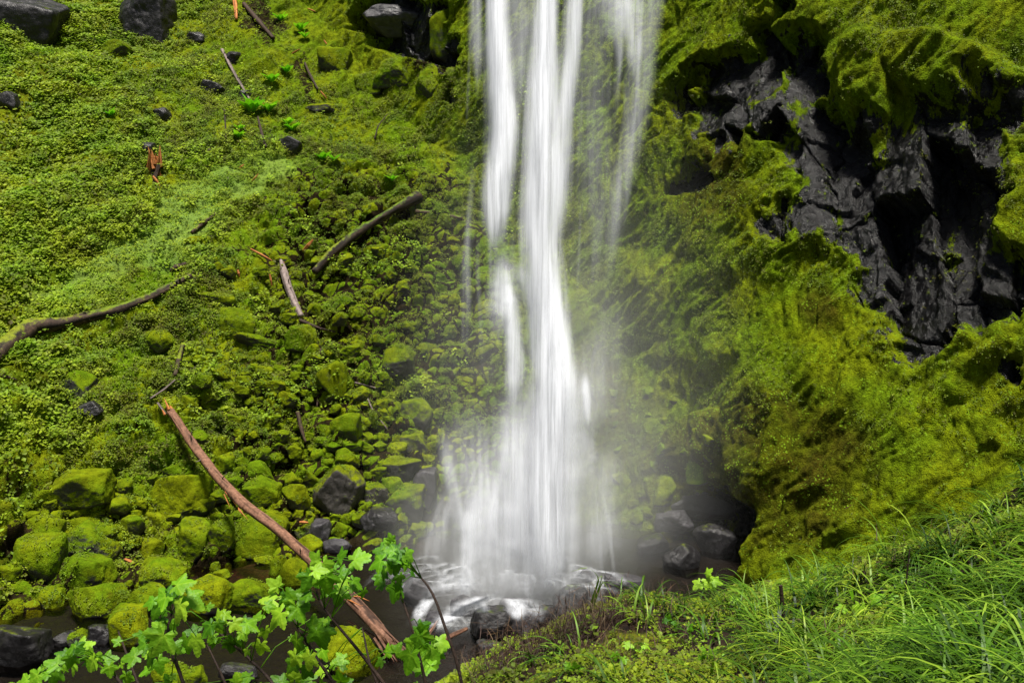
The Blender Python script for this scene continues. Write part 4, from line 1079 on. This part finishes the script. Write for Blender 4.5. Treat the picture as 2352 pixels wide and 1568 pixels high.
SH = [ # stem points (px,py), depth, label, leaves [(px,py,size,dir deg in picture: 0 right, 90 down)]
 dict(d=3.1, lab='rightmost dark cane arching up left with a cluster of leaves at its tip', st=[(1068, 1600), (1045, 1500), (1018, 1430), (1000, 1370), (975, 1330), (945, 1306), (922, 1285)],
  lv=[(875, 1262, 50, 200), (905, 1268, 50, 150), (862, 1292, 60, 160), (925, 1280, 50, 60), (908, 1300, 56, 110), (878, 1318, 46, 130), (940, 1276, 42, 20), (893, 1250, 44, 250), (930, 1300, 34, 90)]),
 dict(d=3.3, lab='slim cane with drooping leaves left of the rightmost cane', st=[(985, 1600), (962, 1500), (940, 1420), (922, 1370), (905, 1325)],
  lv=[(903, 1362, 62, 100), (872, 1344, 34, 160), (918, 1330, 36, 60), (945, 1487, 60, 120), (968, 1447, 46, 280), (972, 1474, 62, 60), (938, 1520, 80, 110), (995, 1508, 84, 70), (1020, 1476, 50, 20), (960, 1540, 40, 140)]),
 dict(d=2.9, lab='tall cane crossing in front of the fallen log with many leaves at its top', st=[(905, 1600), (830, 1500), (770, 1430), (738, 1388), (716, 1350), (735, 1300)],
  lv=[(723, 1280, 50, 250), (735, 1308, 54, 330), (783, 1274, 56, 280), (828, 1280, 66, 340), (706, 1337, 66, 120), (750, 1340, 74, 80), (792, 1312, 46, 330), (790, 1340, 44, 40), (820, 1340, 48, 30), (778, 1372, 62, 100), (700, 1368, 40, 180), (812, 1300, 34, 320)]),
 dict(d=3.0, lab='cane with large folded leaves in the middle of the bottom edge', st=[(790, 1600), (720, 1500), (690, 1450), (668, 1415), (660, 1380)],
  lv=[(669, 1366, 54, 230), (682, 1405, 66, 60), (648, 1380, 56, 160), (616, 1376, 60, 200), (632, 1420, 74, 130), (730, 1432, 60, 320), (733, 1466, 76, 60), (678, 1484, 66, 130), (708, 1520, 60, 100), (672, 1516, 56, 150), (745, 1500, 46, 30), (700, 1545, 50, 120)]),
 dict(d=3.0, lab='cane running from lower right to a loose row of leaves below the brown pool', st=[(650, 1600), (613, 1548), (546, 1489), (498, 1447), (470, 1425)],
  lv=[(504, 1412, 50, 300), (474, 1446, 56, 150), (502, 1440, 48, 70), (545, 1436, 46, 20), (578, 1436, 56, 350), (590, 1416, 50, 320), (493, 1480, 34, 100), (534, 1482, 56, 110), (597, 1490, 52, 100), (450, 1484, 66, 105), (440, 1450, 50, 190), (560, 1460, 36, 60), (610, 1455, 40, 90)]),
 dict(d=2.8, lab='cane carrying the largest leaves left of centre at the bottom', st=[(432, 1600), (406, 1520), (384, 1480), (378, 1440), (400, 1395), (420, 1350)],
  lv=[(422, 1338, 72, 320), (388, 1366, 56, 220), (445, 1378, 74, 20), (405, 1404, 82, 110), (358, 1402, 60, 120), (352, 1444, 56, 190), (362, 1478, 98, 120), (322, 1486, 60, 150), (298, 1507, 60, 180), (408, 1488, 48, 350), (340, 1518, 50, 120), (366, 1528, 56, 70), (395, 1440, 40, 60), (320, 1455, 38, 200)]),
 dict(d=2.9, lab='leftmost leafy cane spreading along the bottom left edge', st=[(300, 1600), (266, 1548), (230, 1517), (190, 1500), (140, 1520), (90, 1545)],
  lv=[(193, 1482, 60, 310), (210, 1520, 70, 110), (252, 1512, 50, 340), (160, 1520, 48, 100), (120, 1522, 56, 200), (92, 1536, 54, 170), (120, 1556, 62, 120), (75, 1560, 60, 160), (252, 1540, 44, 60), (180, 1500, 40, 240), (145, 1500, 44, 220), (52, 1566, 50, 180)]),
 dict(d=3.2, lab='thin bare cane with a few leaves at the bottom between the larger canes', st=[(330, 1600), (302, 1531), (285, 1485), (272, 1450)], lv=[(290, 1560, 44, 80), (560, 1556, 50, 200), (388, 1560, 46, 260)]),
 dict(d=3.2, lab='thin leafless twig rising left of the middle canes', st=[(530, 1600), (510, 1550), (490, 1510), (476, 1480)], lv=[(540, 1560, 40, 280), (700, 1560, 60, 200), (640, 1560, 50, 230), (780, 1555, 56, 260)]),
 dict(d=3.4, lab='thin twig with sparse leaves near the right canes', st=[(880, 1600), (850, 1530), (838, 1470), (832, 1440)], lv=[(893, 1490, 46, 300), (870, 1520, 34, 180), (778, 1516, 50, 200), (735, 1540, 44, 160)]),
]
for si, S in enumerate(SH):
    d0 = S['d']
    base = bank_z(*(at_y(*S['st'][0], d0)[:2]))
    P = [at_y(p[0], p[1], d0+.25*(i/len(S['st']))) for i, p in enumerate(S['st'])]
    root = np.array(base) if base is not None else P[0]+np.array([0, 0, -.6])
    P = [root-np.array([0, 0, .05])]+P
    Wd = list(np.linspace(.0062, .0022, len(P)))
    Q, r = resample(P, Wd, 34)
    th = link('shrub', None, None, root, label=S['lab'], category='shrub', group='leafy canes at the bottom of the picture')
    m = Mix(); V, Qd, T = tube(Q-root, r*(1+.25*rl.random(len(r))), 7); m.add(V, Qd, T)
    link('stem', m.build('stem', M_TWIG), th)
    extra = [(a_+rl.normal(0, 30), b_+rl.normal(6, 22), c_*rl.uniform(.4, .95), d_+rl.uniform(-70, 70)) for a_, b_, c_, d_ in S['lv'] if rl.random() < .85]
    for li, (px, py, sz_, ad) in enumerate(S['lv']+extra):
        dep = d0+.15+rl.uniform(-.22, .12)
        c = at_y(px, py, dep)
        s_ = sz_*dep/F*.68
        a = R(ad+rl.uniform(-20, 20))
        ydir = np.array([math.cos(a), rl.uniform(-.45, .1), -math.sin(a)])-np.array([0, 0, .25])
        nrm = np.array([rl.uniform(-.5, .5), -.55+rl.uniform(-.3, .3), .9])
        Mf = frame(ydir, nrm)
        LV, LF, LT = LEAFV[int(rl.integers(0, 8))]
        V = (LV-[0, .38, 0])*s_ @ Mf.T+c
        m = Mix(); m.add(V-root, LF, tv=LT, tint=float(np.clip(rl.normal(.5, .28), 0, 1)))
        leaf = link('leaf', m.build('leaf', M_SHRUB), th)
        # petiole
        b0 = V[0]; j = np.argmin(np.linalg.norm(Q-b0, axis=1)+np.where(np.arange(len(Q)) < 8, 1, 0)); q = Q[j]
        midp = (b0+q)/2+np.array([0, 0, .02])
        if np.linalg.norm(b0-q) < .5:
            V2, Q2, T2 = tube([q-root, midp-root, b0-root], [.0022, .0017, .0013], 5); m2 = Mix(); m2.add(V2, Q2, T2, tint=.3)
            link('stalk', m2.build('stalk', M_SHRUB), leaf)

# maple seedling on the crest, lobed plants on the bank, tall sedge, black stub
def ground_plant(px, py, depth_lift, leaves, lab, name='lobed_plant', tint=.8, stem_h=.0):
    loc = bank_hit(px, py)
    if loc is None: return
    c = np.array(loc); th = link(name, None, None, c, label=lab, category='plant')
    for (dx, dy, s_, ad) in leaves:
        q = at_y(px+dx, py+dy, c[1]-.08)
        a = R(ad); ydir = np.array([math.cos(a), -.3, -math.sin(a)]); nrm = np.array([rl.uniform(-.3, .3), -.5, 1.])
        Mf = frame(ydir, nrm); LV, LF, LT = LEAFV[int(rl.integers(0, 8))]
        V = (LV*s_*c[1]/F*.6) @ Mf.T+q-c
        m = Mix(); m.add(V, LF, tv=LT, tint=float(np.clip(tint+rl.normal(0, .12), 0, 1))); lf = link('leaf', m.build('leaf', M_SHRUB), th)
        V2, Q2, T2 = tube([[0, 0, -.02], (V[0])*.5+[0, .01, 0], V[0]], [.003, .0025, .002], 5); m2 = Mix(); m2.add(V2, Q2, T2, tint=.35); link('stalk', m2.build('stalk', M_SHRUB), lf)
ground_plant(1625, 1392, 0, [(0, -62, 54, 40), (-18, -55, 40, 140), (14, -60, 40, 10), (-2, -75, 34, 300), (8, -10, 22, 330), (-14, -12, 22, 200)], 'yellow green seedling standing up on the crest of the bank', 'seedling', .95)
ground_plant(1985, 1420, 0, [(-10, -30, 46, 100), (20, -45, 50, 320), (-45, -25, 40, 190), (45, -20, 40, 10), (10, 20, 42, 90), (40, 30, 36, 60), (60, -50, 30, 330), (-25, -50, 34, 240)], 'clump of broad lobed leaves in the middle of the grassy bank', 'lobed_plant', .7)
ground_plant(2070, 1440, 0, [(0, -10, 34, 40), (-20, 6, 30, 150), (22, -20, 30, 320)], 'small lobed plant right of the broad leaved clump', 'lobed_plant', .6)
ground_plant(1760, 1470, 0, [(0, -10, 30, 40), (-20, 6, 26, 150), (18, -14, 24, 320)], 'small lobed plant left of centre on the mossy hummock', 'lobed_plant', .6)
for k, (px, py) in enumerate([(1700, 1400), (1560, 1450), (1480, 1500), (1860, 1400), (1900, 1500), (2130, 1380), (2200, 1440), (2290, 1330), (1640, 1520), (1400, 1540), (1330, 1540), (2250, 1240), (2050, 1540)]):
    a0 = float(rl.uniform(0, 360)); q = []
    for j in range(int(rl.integers(4, 8))): q.append((float(rl.normal(0, 22)), float(rl.normal(-8, 12)), float(rl.uniform(18, 36)), a0+j*67))
    ground_plant(px, py, 0, q, ['low lobed plant on the bank just below its skyline', 'lobed plant on the mossy hummock', 'lobed plant beside the dark tangled brush', 'lobed plant right of the black broken stub', 'low lobed plant under the broad leaved clump',
      'lobed plant in the grass below the brown brush', 'lobed plant deep in the right hand grass', 'lobed plant near the right end of the grass', 'lobed plant among stems below the hummock', 'small lobed plant at the bottom near the brush', 'leftmost small lobed plant at the bottom of the bank', 'lobed plant high in the grass by the skyline', 'lobed plant at the bottom edge under the grass'][k], 'lobed_plant', float(rl.uniform(.35, .8)))
loc = bank_hit(1800, 1440)
if loc is not None:
    c = np.array(loc); m = Mix(); V, Qd, T = tube([[0, 0, -.05], [-.01, 0, .12], [-.035, 0, .33]], [.018, .017, .014], 8, .3, 5); m.add(V, Qd, T)
    link('burnt_stub', m.build('burnt_stub', M_BARK, False), None, c, label='upright black broken stub poking out of the bank', category='stick')
loc = bank_hit(2075, 1440)
if loc is not None:
    c = np.array(loc); m = Mix(); V, Qd, T = tube([[0, 0, -.05], [.0, 0, .25], [.01, 0, .48]], [.007, .006, .004], 6, .2, 5); m.add(V, Qd, T)
    link('dead_stalk', m.build('dead_stalk', M_BARK, False), None, c, label='thin black upright stalk in the grass of the bank', category='stick')
loc = bank_hit(1355, 1425)
if loc is not None:
    c = np.array(loc); th = link('sedge', None, None, c, label='single tall sedge arching left above the bank tip', category='plant')
    for pts, w in (([(1352, 1420), (1362, 1370), (1378, 1325), (1350, 1300), (1312, 1312)], .016), ([(1352, 1420), (1375, 1350), (1385, 1318), (1372, 1330)], .012), ([(1352, 1420), (1385, 1330), (1405, 1370), (1418, 1400)], .010), ([(1350, 1422), (1360, 1380), (1378, 1345)], .012)):
        P = np.array([at_y(a, b, c[1]-.05*i) for i, (a, b) in enumerate(pts)])-c
        Q, _ = resample(P, [1]*len(P), 16)
        V = []; 
        for i, q in enumerate(Q):
            w_i = w*(1-(i/15)**2)*.5+.0005; V += [q+[-w_i, 0, w_i*.6], q+[w_i, 0, -w_i*.6]]
        m = Mix(); m.add(V, [(2*i, 2*i+1, 2*i+3, 2*i+2) for i in range(15)], tint=.8); link('blade', m.build('blade', M_GRASS), th)

# ------------------------------------------------------------------ the falls
YF = 25.2
class Fall:
    def __init__(s): s.V = []; s.Q = []; s.A = []; s.n = 0
    def strand(s, pts, alpha, y0=YF, layers=3, nu=17, nv=90, spread=.35, seed=0, jit=.25, top=.05, tip=.35, z_mode=None):
        rr = np.random.default_rng(seed)
        pts = np.array(pts, float); L = np.r_[0, np.cumsum(np.hypot(*np.diff(pts[:, :2], axis=0).T))]; L /= L[-1]
        t = np.linspace(0, 1, nv); X = np.interp(t, L, pts[:, 0]); Y = np.interp(t, L, pts[:, 1]); Wd = np.interp(t, L, pts[:, 2])
        for _ in range(6): 
            for a_ in (X, Wd): a_[1:-1] = a_[:-2]*.25+a_[1:-1]*.5+a_[2:]*.25
        dep = np.interp(t, L, pts[:, 3]) if pts.shape[1] > 3 else None
        for l in range(layers):
            yy = (y0+(l-(layers-1)/2)*spread) if dep is None else dep+(l-(layers-1)/2)*spread
            C = np.array([at_y(a, b, (yy if dep is None else yy[i])) for i, (a, b) in enumerate(zip(X, Y))])
            wm = Wd*YF/F*(1+rr.uniform(-.2, .35)); sh = jit*wm*fbm2(t*5+seed*1.7+l*9, t*0+l, 3, seed)
            u = np.linspace(-1, 1, nu)
            xs = C[:, 0:1]+sh[:, None]+wm[:, None]*u[None]
            ys = C[:, 1:2]-.35*wm[:, None]*(1-u[None]**2)
            zs = C[:, 2:3]+0*u[None]
            edge = (1-u**2)**1.6
            fadeT = sstep(0, top, t) if top > 0 else np.ones(nv)
            # ragged lower end
            rag = tip*(.6+.8*fbm2(u[None]*2.2*(wm[:, None]/.4), t[:, None]*1.0, 3, seed+l)) if tip > 0 else 0
            fadeB = sstep(1.0, 1-tip*.9, t[:, None]+.5*rag*np.abs(u[None])**.8) if tip > 0 else np.ones((nv, 1))
            A_ = min(alpha*(.72 if alpha < .28 else 1.35), .96)*edge[None]*fadeT[:, None]*fadeB*rr.uniform(.75, 1.1)
            i = np.arange(nv*nu).reshape(nv, nu)+s.n
            s.Q.append(np.stack([i[:-1, :-1], i[:-1, 1:], i[1:, 1:], i[1:, :-1]], -1).reshape(-1, 4))
            s.V.append(np.stack([xs, ys, zs], -1).reshape(-1, 3)); s.A.append(A_.ravel()); s.n += nv*nu
Fl = Fall()
S_ = Fl.strand
# widths are half widths in working pixels
S_([(1125,-260,26),(1138,0,26),(1146,150,30),(1156,300,36),(1150,400,38),(1143,500,34),(1138,610,16)], .62, seed=1, layers=4, tip=.15)
S_([(1128,-260,14),(1133,0,14),(1150,150,16),(1153,240,20),(1146,380,18),(1143,480,16)], .75, seed=2, layers=2, tip=.3)
S_([(1150,560,20),(1152,640,34),(1150,720,44),(1140,800,30)], .33, seed=3, top=.3, tip=.5)
S_([(1146,600,12),(1164,690,20),(1180,780,20),(1184,880,22),(1176,965,14)], .50, seed=4, top=.25, tip=.3)
S_([(1270,-260,26),(1256,0,26),(1246,150,32),(1240,300,40),(1238,450,44),(1236,560,42),(1246,640,44),(1256,720,44),(1266,800,48),(1272,880,54),(1264,960,54),(1256,1060,50),(1252,1160,48),(1254,1270,46),(1262,1385,30)], .62, seed=5, layers=5, tip=.14, nv=190)
S_([(1264,-260,12),(1254,0,12),(1243,180,15),(1236,330,15),(1226,480,20),(1230,560,24),(1246,640,22),(1252,700,20)], .75, seed=6, layers=2, tip=.2)
S_([(1262,600,20),(1264,700,24),(1270,800,30),(1276,890,36),(1262,980,34),(1254,1040,16)], .9, seed=7, layers=4, top=.2, tip=.25)
S_([(1332,-260,20),(1322,0,20),(1312,120,22),(1296,260,24),(1286,380,26),(1276,500,28),(1268,620,20)], .42, seed=8, tip=.25)
S_([(1395,-260,40),(1402,0,44),(1412,90,46),(1428,150,30)], .26, seed=9, tip=.35)
S_([(1440,-100,26),(1444,30,26),(1454,130,20),(1459,205,9)], .31, seed=10, tip=.3)
S_([(1425,-100,30),(1420,60,22),(1424,150,10),(1420,210,6)], .25, seed=11, tip=.3)
S_([(1520,-260,34),(1500,0,36),(1478,160,36),(1452,330,36),(1425,450,34),(1402,580,26),(1385,700,24)], .17, seed=12, tip=.3)
S_([(1362,-100,50),(1360,200,60),(1372,420,60),(1375,640,50)], .07, seed=13, tip=.3)
S_([(1188,590,14),(1205,640,22),(1224,720,18),(1232,830,18),(1238,900,12)], .42, seed=14, top=.25, tip=.3)
S_([(1086,-200,14),(1090,0,16),(1094,120,18),(1098,220,14)], .22, seed=15, tip=.3)
S_([(1180,-200,60),(1190,0,60),(1190,200,60),(1180,350,50)], .16, seed=16, tip=.4)
S_([(1420,640,26),(1408,740,52),(1375,840,66),(1345,950,66),(1315,1060,56),(1296,1200,46),(1280,1340,30)], .20, seed=17, top=.5, tip=.25)
S_([(1344,850,10),(1346,920,12),(1352,990,8)], .42, seed=18, top=.3, tip=.4)
S_([(1300,800,90),(1290,900,100),(1270,1000,90),(1260,1200,90),(1255,1360,70)], .28, seed=19, layers=4, top=.35, tip=.25)
S_([(1262,850,36),(1250,1080,44),(1250,1200,48),(1258,1290,42),(1262,1375,26)], .62, seed=20, layers=5, top=.25, tip=.25)
S_([(1022,960,24),(1024,1020,22),(1030,1070,18),(1048,1150,20),(1062,1220,20),(1080,1290,20)], .25, seed=21, layers=3, top=.35, tip=.4)
S_([(1030,1030,8),(1044,1110,10),(1060,1180,10),(1066,1240,8)], .16, seed=22, layers=2, top=.3, tip=.4)
S_([(1090,900,40),(1088,980,66),(1092,1060,84),(1120,1200,90),(1130,1370,80)], .22, seed=23, layers=4, top=.5, tip=.3)
S_([(1180,880,40),(1180,980,50),(1190,1100,60),(1200,1250,66),(1215,1380,46)], .32, seed=24, layers=4, top=.3, tip=.3)
S_([(1150,1060,40),(1140,1150,50),(1150,1260,60),(1170,1370,60)], .28, seed=25, layers=3, top=.4, tip=.35)
S_([(1100,1100,30),(1090,1200,36),(1080,1290,36),(1070,1380,30)], .30, seed=26, layers=3, top=.3, tip=.2)
S_([(1380,1000,40),(1385,1100,46),(1380,1200,40),(1370,1320,40)], .14, seed=27, layers=3, top=.3, tip=.3)
S_([(1338,980,20),(1348,1060,24),(1345,1120,16)], .22, seed=28, top=.3, tip=.4)
S_([(1240,1180,24),(1220,1260,30),(1210,1340,30),(1222,1400,14)], .5, seed=29, layers=3, top=.3, tip=.3)
S_([(1250,1180,30),(1266,1270,34),(1282,1330,24)], .5, seed=30, layers=3, top=.3, tip=.3)
S_([(1250,600,200),(1240,900,230),(1230,1150,240),(1220,1380,220)], .05, seed=31, layers=3, top=.4, tip=.05, y0=YF+.6)
S_([(1250,-260,190),(1260,200,190),(1270,600,170)], .045, seed=32, layers=2, top=0, tip=.3, y0=YF+.8)
rw = np.random.default_rng(77)
def lerp_path(path, off, w, y0_, y1_):
    ys = np.linspace(y0_, y1_, 9); p = np.array(path)
    return [(float(np.interp(y, p[:, 1], p[:, 0])+off*(np.interp(y, p[:, 1], p[:, 2]))), float(y), w) for y in ys]
MAIN = [([(1125,-260,26),(1140,0,34),(1148,200,44),(1150,400,50),(1142,600,60),(1160,750,70),(1180,900,90)], 26),
        ([(1268,-260,30),(1256,0,40),(1242,250,60),(1236,500,66),(1248,700,70),(1262,900,80),(1250,1150,110),(1245,1370,130)], 46),
        ([(1330,-260,26),(1318,0,34),(1294,260,40),(1276,500,44),(1270,700,50)], 14),
        ([(1440,-260,70),(1440,0,70),(1425,250,70),(1400,500,60),(1380,700,50)], 9)]
for path, nn_ in MAIN:
    ya, yb = path[0][1], path[-1][1]
    for k in range(nn_):
        a = rw.uniform(ya, yb-250); b = min(yb, a+rw.uniform(260, 620))
        S_(lerp_path(path, float(rw.normal(0, .62)), float(rw.uniform(3, 11)), a, b), float(rw.uniform(.08, .26)), seed=200+k, layers=1, nu=7, nv=40, top=.35, tip=.4, y0=YF+float(rw.normal(0, .5)), jit=.1)
# the fan of spray in the lower half
FAN0, FAN1 = [(1245, 760, 36), (1232, 900, 80), (1212, 1050, 140), (1196, 1200, 186), (1186, 1385, 215)], 0
for k in range(74):
    o_ = float(np.clip(rw.normal(0, .5), -1.0, 1.05)); a = rw.uniform(760, 1080)+230*o_*o_; b = rw.uniform(1290, 1392)-40*abs(o_)
    S_(lerp_path(FAN0, o_, float(rw.uniform(12, 46)), a, b), float(rw.uniform(.05, .15)), seed=400+k, layers=1, nu=9, nv=50, top=.5, tip=.25, y0=YF+float(rw.normal(0, .9)), jit=.15)
for k in range(40):
    o_ = float(np.clip(rw.normal(0, .6), -1.1, 1.1)); a = rw.uniform(850, 1180); b = rw.uniform(1250, 1390)
    S_(lerp_path(FAN0, o_, float(rw.uniform(8, 24)), a, b), float(rw.uniform(.08, .2)), seed=500+k, layers=1, nu=7, nv=50, top=.4, tip=.35, y0=YF+float(rw.normal(0, .7)), jit=.1)
# splash: low arcs thrown out where the water lands
for k in range(80):
    x0 = rw.uniform(1040, 1310); dx = (x0-1180)*rw.uniform(.2, 1.0)+rw.normal(0, 18); h_ = rw.uniform(20, 75); y0s = rw.uniform(1345, 1392)
    S_([(x0, y0s, 10), (x0+dx*.4, y0s-h_, 22), (x0+dx, y0s-h_*.8, 26), (x0+dx*1.5, y0s+8, 22)], float(rw.uniform(.16, .36)), seed=600+k, layers=1, nu=9, nv=30, top=.3, tip=.5, y0=YF+float(rw.normal(-.1, .5)), jit=.1)
link('waterfall', np_mesh('waterfall', np.vstack(Fl.V), np.vstack(Fl.Q), M_FALL, True, {'alpha': np.concatenate(Fl.A)}), kind='structure', label='tall white veil of falling water in several strands')
# white water running over the rocks at the foot
Fl = Fall(); S_ = Fl.strand
def casc(pts, a, seed, layers=2):
    q = [(x, y, w, at_z(x, y, z)[1]) for x, y, w, z in pts]
    Fl.strand(q, a, layers=layers, nu=13, nv=50, spread=.08, seed=seed, jit=.15, top=.15, tip=.35)
casc([(1130,1362,30,1.0),(1080,1384,34,.7),(1040,1410,30,.35),(1000,1440,22,.15)], .30, 41, 3)
casc([(1140,1370,30,.9),(1190,1372,34,.75),(1225,1392,26,.5),(1245,1430,24,.2)], .2, 42, 3)
casc([(1180,1368,30,.8),(1186,1392,30,.6),(1192,1425,24,.3)], .35, 43)
casc([(1096,1376,20,.9),(1110,1400,22,.6),(1120,1430,20,.2)], .35, 44)
casc([(1370,1330,26,.5),(1400,1326,34,.45),(1450,1336,24,.3)], .14, 45)
casc([(990,1370,18,.6),(972,1395,18,.4),(955,1425,14,.2)], .3, 47)
link('white_water', np_mesh('white_water', np.vstack(Fl.V), np.vstack(Fl.Q), M_FALL, True, {'alpha': np.concatenate(Fl.A)}), kind='structure')

# ------------------------------------------------------------------ spray around the falls
def mist(name, loc, scale, dens, label, top=1.0):
    n = NT(name+'_air'); O = n.n('ShaderNodeTexCoord').outputs['Object']
    ln = n.n('ShaderNodeVectorMath', operation='LENGTH'); n.set(ln.inputs[0], O)
    f = n.maprange(ln.outputs['Value'], 0.0, 1.0, 1.0, 0.0)
    f = n.math('POWER', f, 1.3)
    nz_ = n.maprange(n.noise(.35, 2, .5, n.pos((1.4, 1.4, .5))), .3, .7, .5, 1.4)
    v = n.n('ShaderNodeVolumePrincipled'); v.inputs['Color'].default_value = (.97, .98, 1, 1); v.inputs['Anisotropy'].default_value = .2
    n.set(v.inputs['Density'], n.math('MULTIPLY', n.math('MULTIPLY', f, nz_), dens))
    n.t.links.new(v.outputs[0], n.out.inputs['Volume'])
    V, Fc = ICO[4]
    me = np_mesh(name, V*1.0, Fc, n.m); o = link(name, me, None, loc, kind='stuff', label=label, category='spray'); o.scale = scale
    return o
mist('mist', (1.5, 28.4, 4.0), (6.9, 3.4, 12.5), .14, 'pale spray hanging around the falls')
mist('mist', (-.2, 24.3, .7), (3.4, 1.4, 1.4), .5, 'fine spray curling over the white runoff')
mist('mist', (2.6, 28.0, 2.2), (3.4, 2.4, 4.2), .17, 'thin spray drifting right of the falls towards the alcove')
mist('mist', (.0, 27.0, .8), (5.0, 2.6, 3.6), .34, 'dense low spray over the splash pool')
